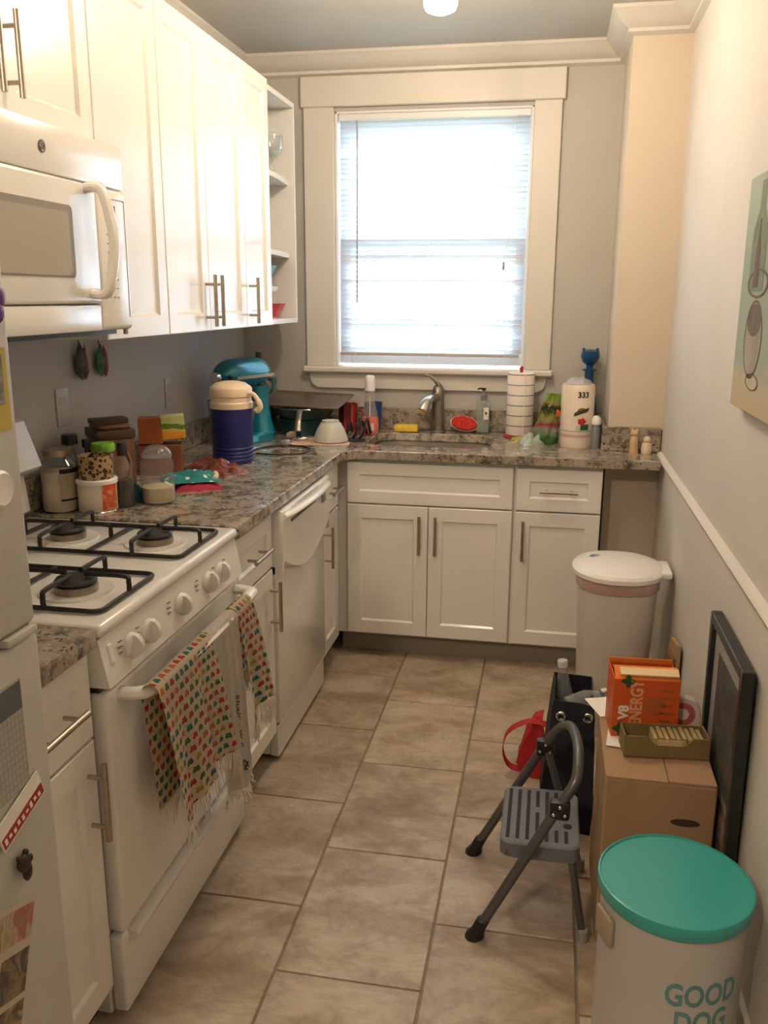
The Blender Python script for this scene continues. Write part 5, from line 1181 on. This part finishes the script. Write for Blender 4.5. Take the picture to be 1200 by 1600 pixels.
# ---- framed picture leaning on the wall
fp = thing('framed_picture', 'black-framed picture leaning on the wall beside the cardboard box', 'picture', (1.893, -2.14, 0))
fp.rotation_euler = (0, math.radians(-.4), 0)
fy, fh, fw = .19, .775, .026
FB = mat('black_frame', (.014, .016, .015), .35, var=.2, vs=30)
g = G(); t_ = .026
g.box(0, t_, -fy, -fy+fw, 0, fh, .002, 1); g.box(0, t_, fy-fw, fy, 0, fh, .002, 1); g.box(0, t_, -fy+fw, fy-fw, 0, fw, .002, 1); g.box(0, t_, -fy+fw, fy-fw, fh-fw, fh, .002, 1); g.obj('frame', FB, fp)
G().box(.012, .018, -fy+fw-.002, fy-fw+.002, fw-.002, fh-fw+.002).obj('mat_board', mat('grey_mat', (.30, .29, .27), .7), fp)
G().box(.0105, .012, -fy+fw+.03, fy-fw-.06, .42, fh-fw-.05).obj('print_panel', mat('dark_print', (.06, .06, .055), .6, var=.4, vs=18), fp)
G().box(.0105, .012, -fy+fw, fy-fw, fw, .40).obj('print_scene', photomat('print_scene', [(.05, .035, .03), (.22, .15, .11), (.36, .28, .22), (.12, .07, .05)], 16, 8), fp)

# ================================================================= STEP STOOL
ST = mat('grey_tube_paint', (.12, .12, .125), .35, .5); TR = mat('grey_tread', (.15, .16, .185), .6, var=.06, vs=30)
fA, fB = Vector((1.318, -1.925, 0)), Vector((1.350, -2.262, 0))
so_ = thing('step_stool', 'grey folding step stool with a ribbed tread beside the box', 'stool', (1.48, -2.09, 0)); oo = Vector(so_.location)
hB = at(872, 1262, 1, -2.24); hA = at(850, 1165, 1, -1.945)
dA, dB = (hA-fA), (hB-fB)
tA, tB = hA+dA.normalized()*.07, hB+dB.normalized()*.07
top = at(872, 1133, 1, -2.05)
pts = [fA+dA.normalized()*.02, hA]+[]
loop = arc([hA, tA+Vector((.005, -.015, 0)), tA*.75+tB*.25+dA.normalized()*.045, (tA+tB)/2+dA.normalized()*.055, tA*.25+tB*.75+dA.normalized()*.045, tB+Vector((.005, .015, 0)), hB], 6)
full = [fA+dA.normalized()*.015]+[hA*.5+fA*.5]+loop+[hB*.5+fB*.5, fB+dB.normalized()*.015]
G().tube([p-oo for p in full], .0125, 12).obj('front_frame', ST, so_)
for f_, d_ in ((fA, dA), (fB, dB)):
    n_ = d_.normalized(); c = f_-oo
    G().loft([[(c.x+r*math.cos(2*PI*i/16)+n_.x*z, c.y+r*math.sin(2*PI*i/16)+n_.y*z, z) for i in range(16)] for r, z in ((.022, 0), (.023, .008), (.017, .022), (.0165, .05), (.014, .052))]).obj('rubber_foot', BLK, so_)
rA, rB = Vector((1.612, -1.945, 0)), Vector((1.612, -2.225, 0))
for h_, r_, s_ in ((hA, rA, -1), (hB, rB, 1)):
    hh_ = h_+Vector((.012, -.012 if s_ < 0 else .012, -.012))
    if s_ > 0: hh_ = Vector((1.575, -2.205, .205))
    l_ = G().tube([hh_-oo, (r_-oo)+Vector((0, 0, .010))], .0095, 10).obj('rear_leg', ST, so_)
    c = r_-oo; G().lathe([(.013, 0), (.013, .03), (.010, .034)], c, 12).obj('rubber_foot', mat('grey_rubber', (.34, .33, .31), .6), so_)
    hc = h_-oo; dd_ = (hA-fA).normalized()
    b_ = G().box(-.02, .028, -.014, .014, -.028, .02, .008, 2, Matrix.Translation(hc) ).obj('hinge_bracket', BLK, so_)
    for q_ in ((-.010, -.012), (.016, -.012), (.004, .008)): G().lathe([(.0045, 0), (.0035, .002), (0, .0025)], hc+Vector((q_[0], -.0138, q_[1])), 10, (0, -1, 0)).obj('rivet', CHRO, b_)
zt_ = .245
c4 = [at(px, py, 2, zt_) for px, py in ((785, 1240), (895, 1245), (917, 1330), (792, 1345))]
tx0, tx1, ty0, ty1 = 1.402, 1.594, -2.222, -1.962
def tread(i, z): return [(x-oo.x, y-oo.y, z) for x, y in rrect(tx0+i, tx1-i, ty0+i, ty1-i, .03, 5)]
td = G().loft([tread(.006, zt_-.045), tread(0, zt_-.040), tread(0, zt_-.004), tread(.004, zt_)]).obj('tread', TR, so_)
GRV = mat('tread_groove', (.02, .022, .03), .8)
for i in range(7):
    x = tx0+.018+i*.0235; ya = ty0+.020; yb = ty1-.018 if i not in (3,) else ty1-.018
    segs = [(ya, yb)] if i < 5 else [(ya, ya+.05), (yb-.05, yb)]
    if i == 3: segs = [(ya, ya+.12), (yb-.075, yb)]
    for a_, b_ in segs: G().box(x-.0045-oo.x, x+.0045-oo.x, a_-oo.y, b_-oo.y, zt_-.0005, zt_+.0008, .0003, 1).obj('grip_strip', GRV, td)
G().loft([[(1.565-oo.x+.011*math.cos(2*PI*i/20), -2.13-oo.y+.011*math.sin(2*PI*i/20), zt_+z) for i in range(20)] for z in (0, .0007)]).obj('logo_print', GRV, td)
G().tube([Vector((1.42, ty1-.0, zt_-.03))-oo, Vector((1.42, ty0, zt_-.03))-oo], .006, 8).obj('tread_rod', ST, so_)

# ================================================================= PET FOOD CAN
pc = thing('pet_food_can', 'grey metal pet food canister with teal lid, lettered GOOD DOG', 'canister', (1.757, -2.535, 0))
MT = mat('pale_grey_enamel', (.47, .46, .45), .4, var=.03, vs=10, coat=.2); TL = mat('teal_lid', (.035, .35, .33), .35, coat=.3)
G().lathe([(0, 0), (.139, 0), (.141, .004), (.139, .010), (.139, .388), (.142, .392), (.142, .398), (0, .398)], n=56).obj('body', MT, pc)
G().lathe([(.1455, .390), (.1475, .394), (.1480, .415), (.1465, .419), (.1435, .420), (.1420, .416), (.136, .4165), (0, .4175)], n=56).obj('lid', TL, pc)
TK = mat('teal_ink', (.12, .29, .30), .5)
lettering('GOOD', .066, TK, pc, None, warp=lambda p: Vector(((.1393+p.z)*math.cos(-1.22+p.x*.72/.1393), (.1393+p.z)*math.sin(-1.22+p.x*.72/.1393), .268+p.y)), sub=True, depth=.0004, bold=.0016)
lettering('DOG', .066, TK, pc, None, warp=lambda p: Vector(((.1393+p.z)*math.cos(-1.22+p.x*.72/.1393), (.1393+p.z)*math.sin(-1.22+p.x*.72/.1393), .208+p.y)), sub=True, depth=.0004, bold=.0016)
g = G(); g.box(-.002, .010, -.03, .03, -.03, .03, .004); k = g.obj('side_handle', mat('worn_wood', (.36, .30, .22), .6), pc); k.location = (.139*math.cos(-2.75), .139*math.sin(-2.75), .335); k.rotation_euler = (0, 0, -2.75)
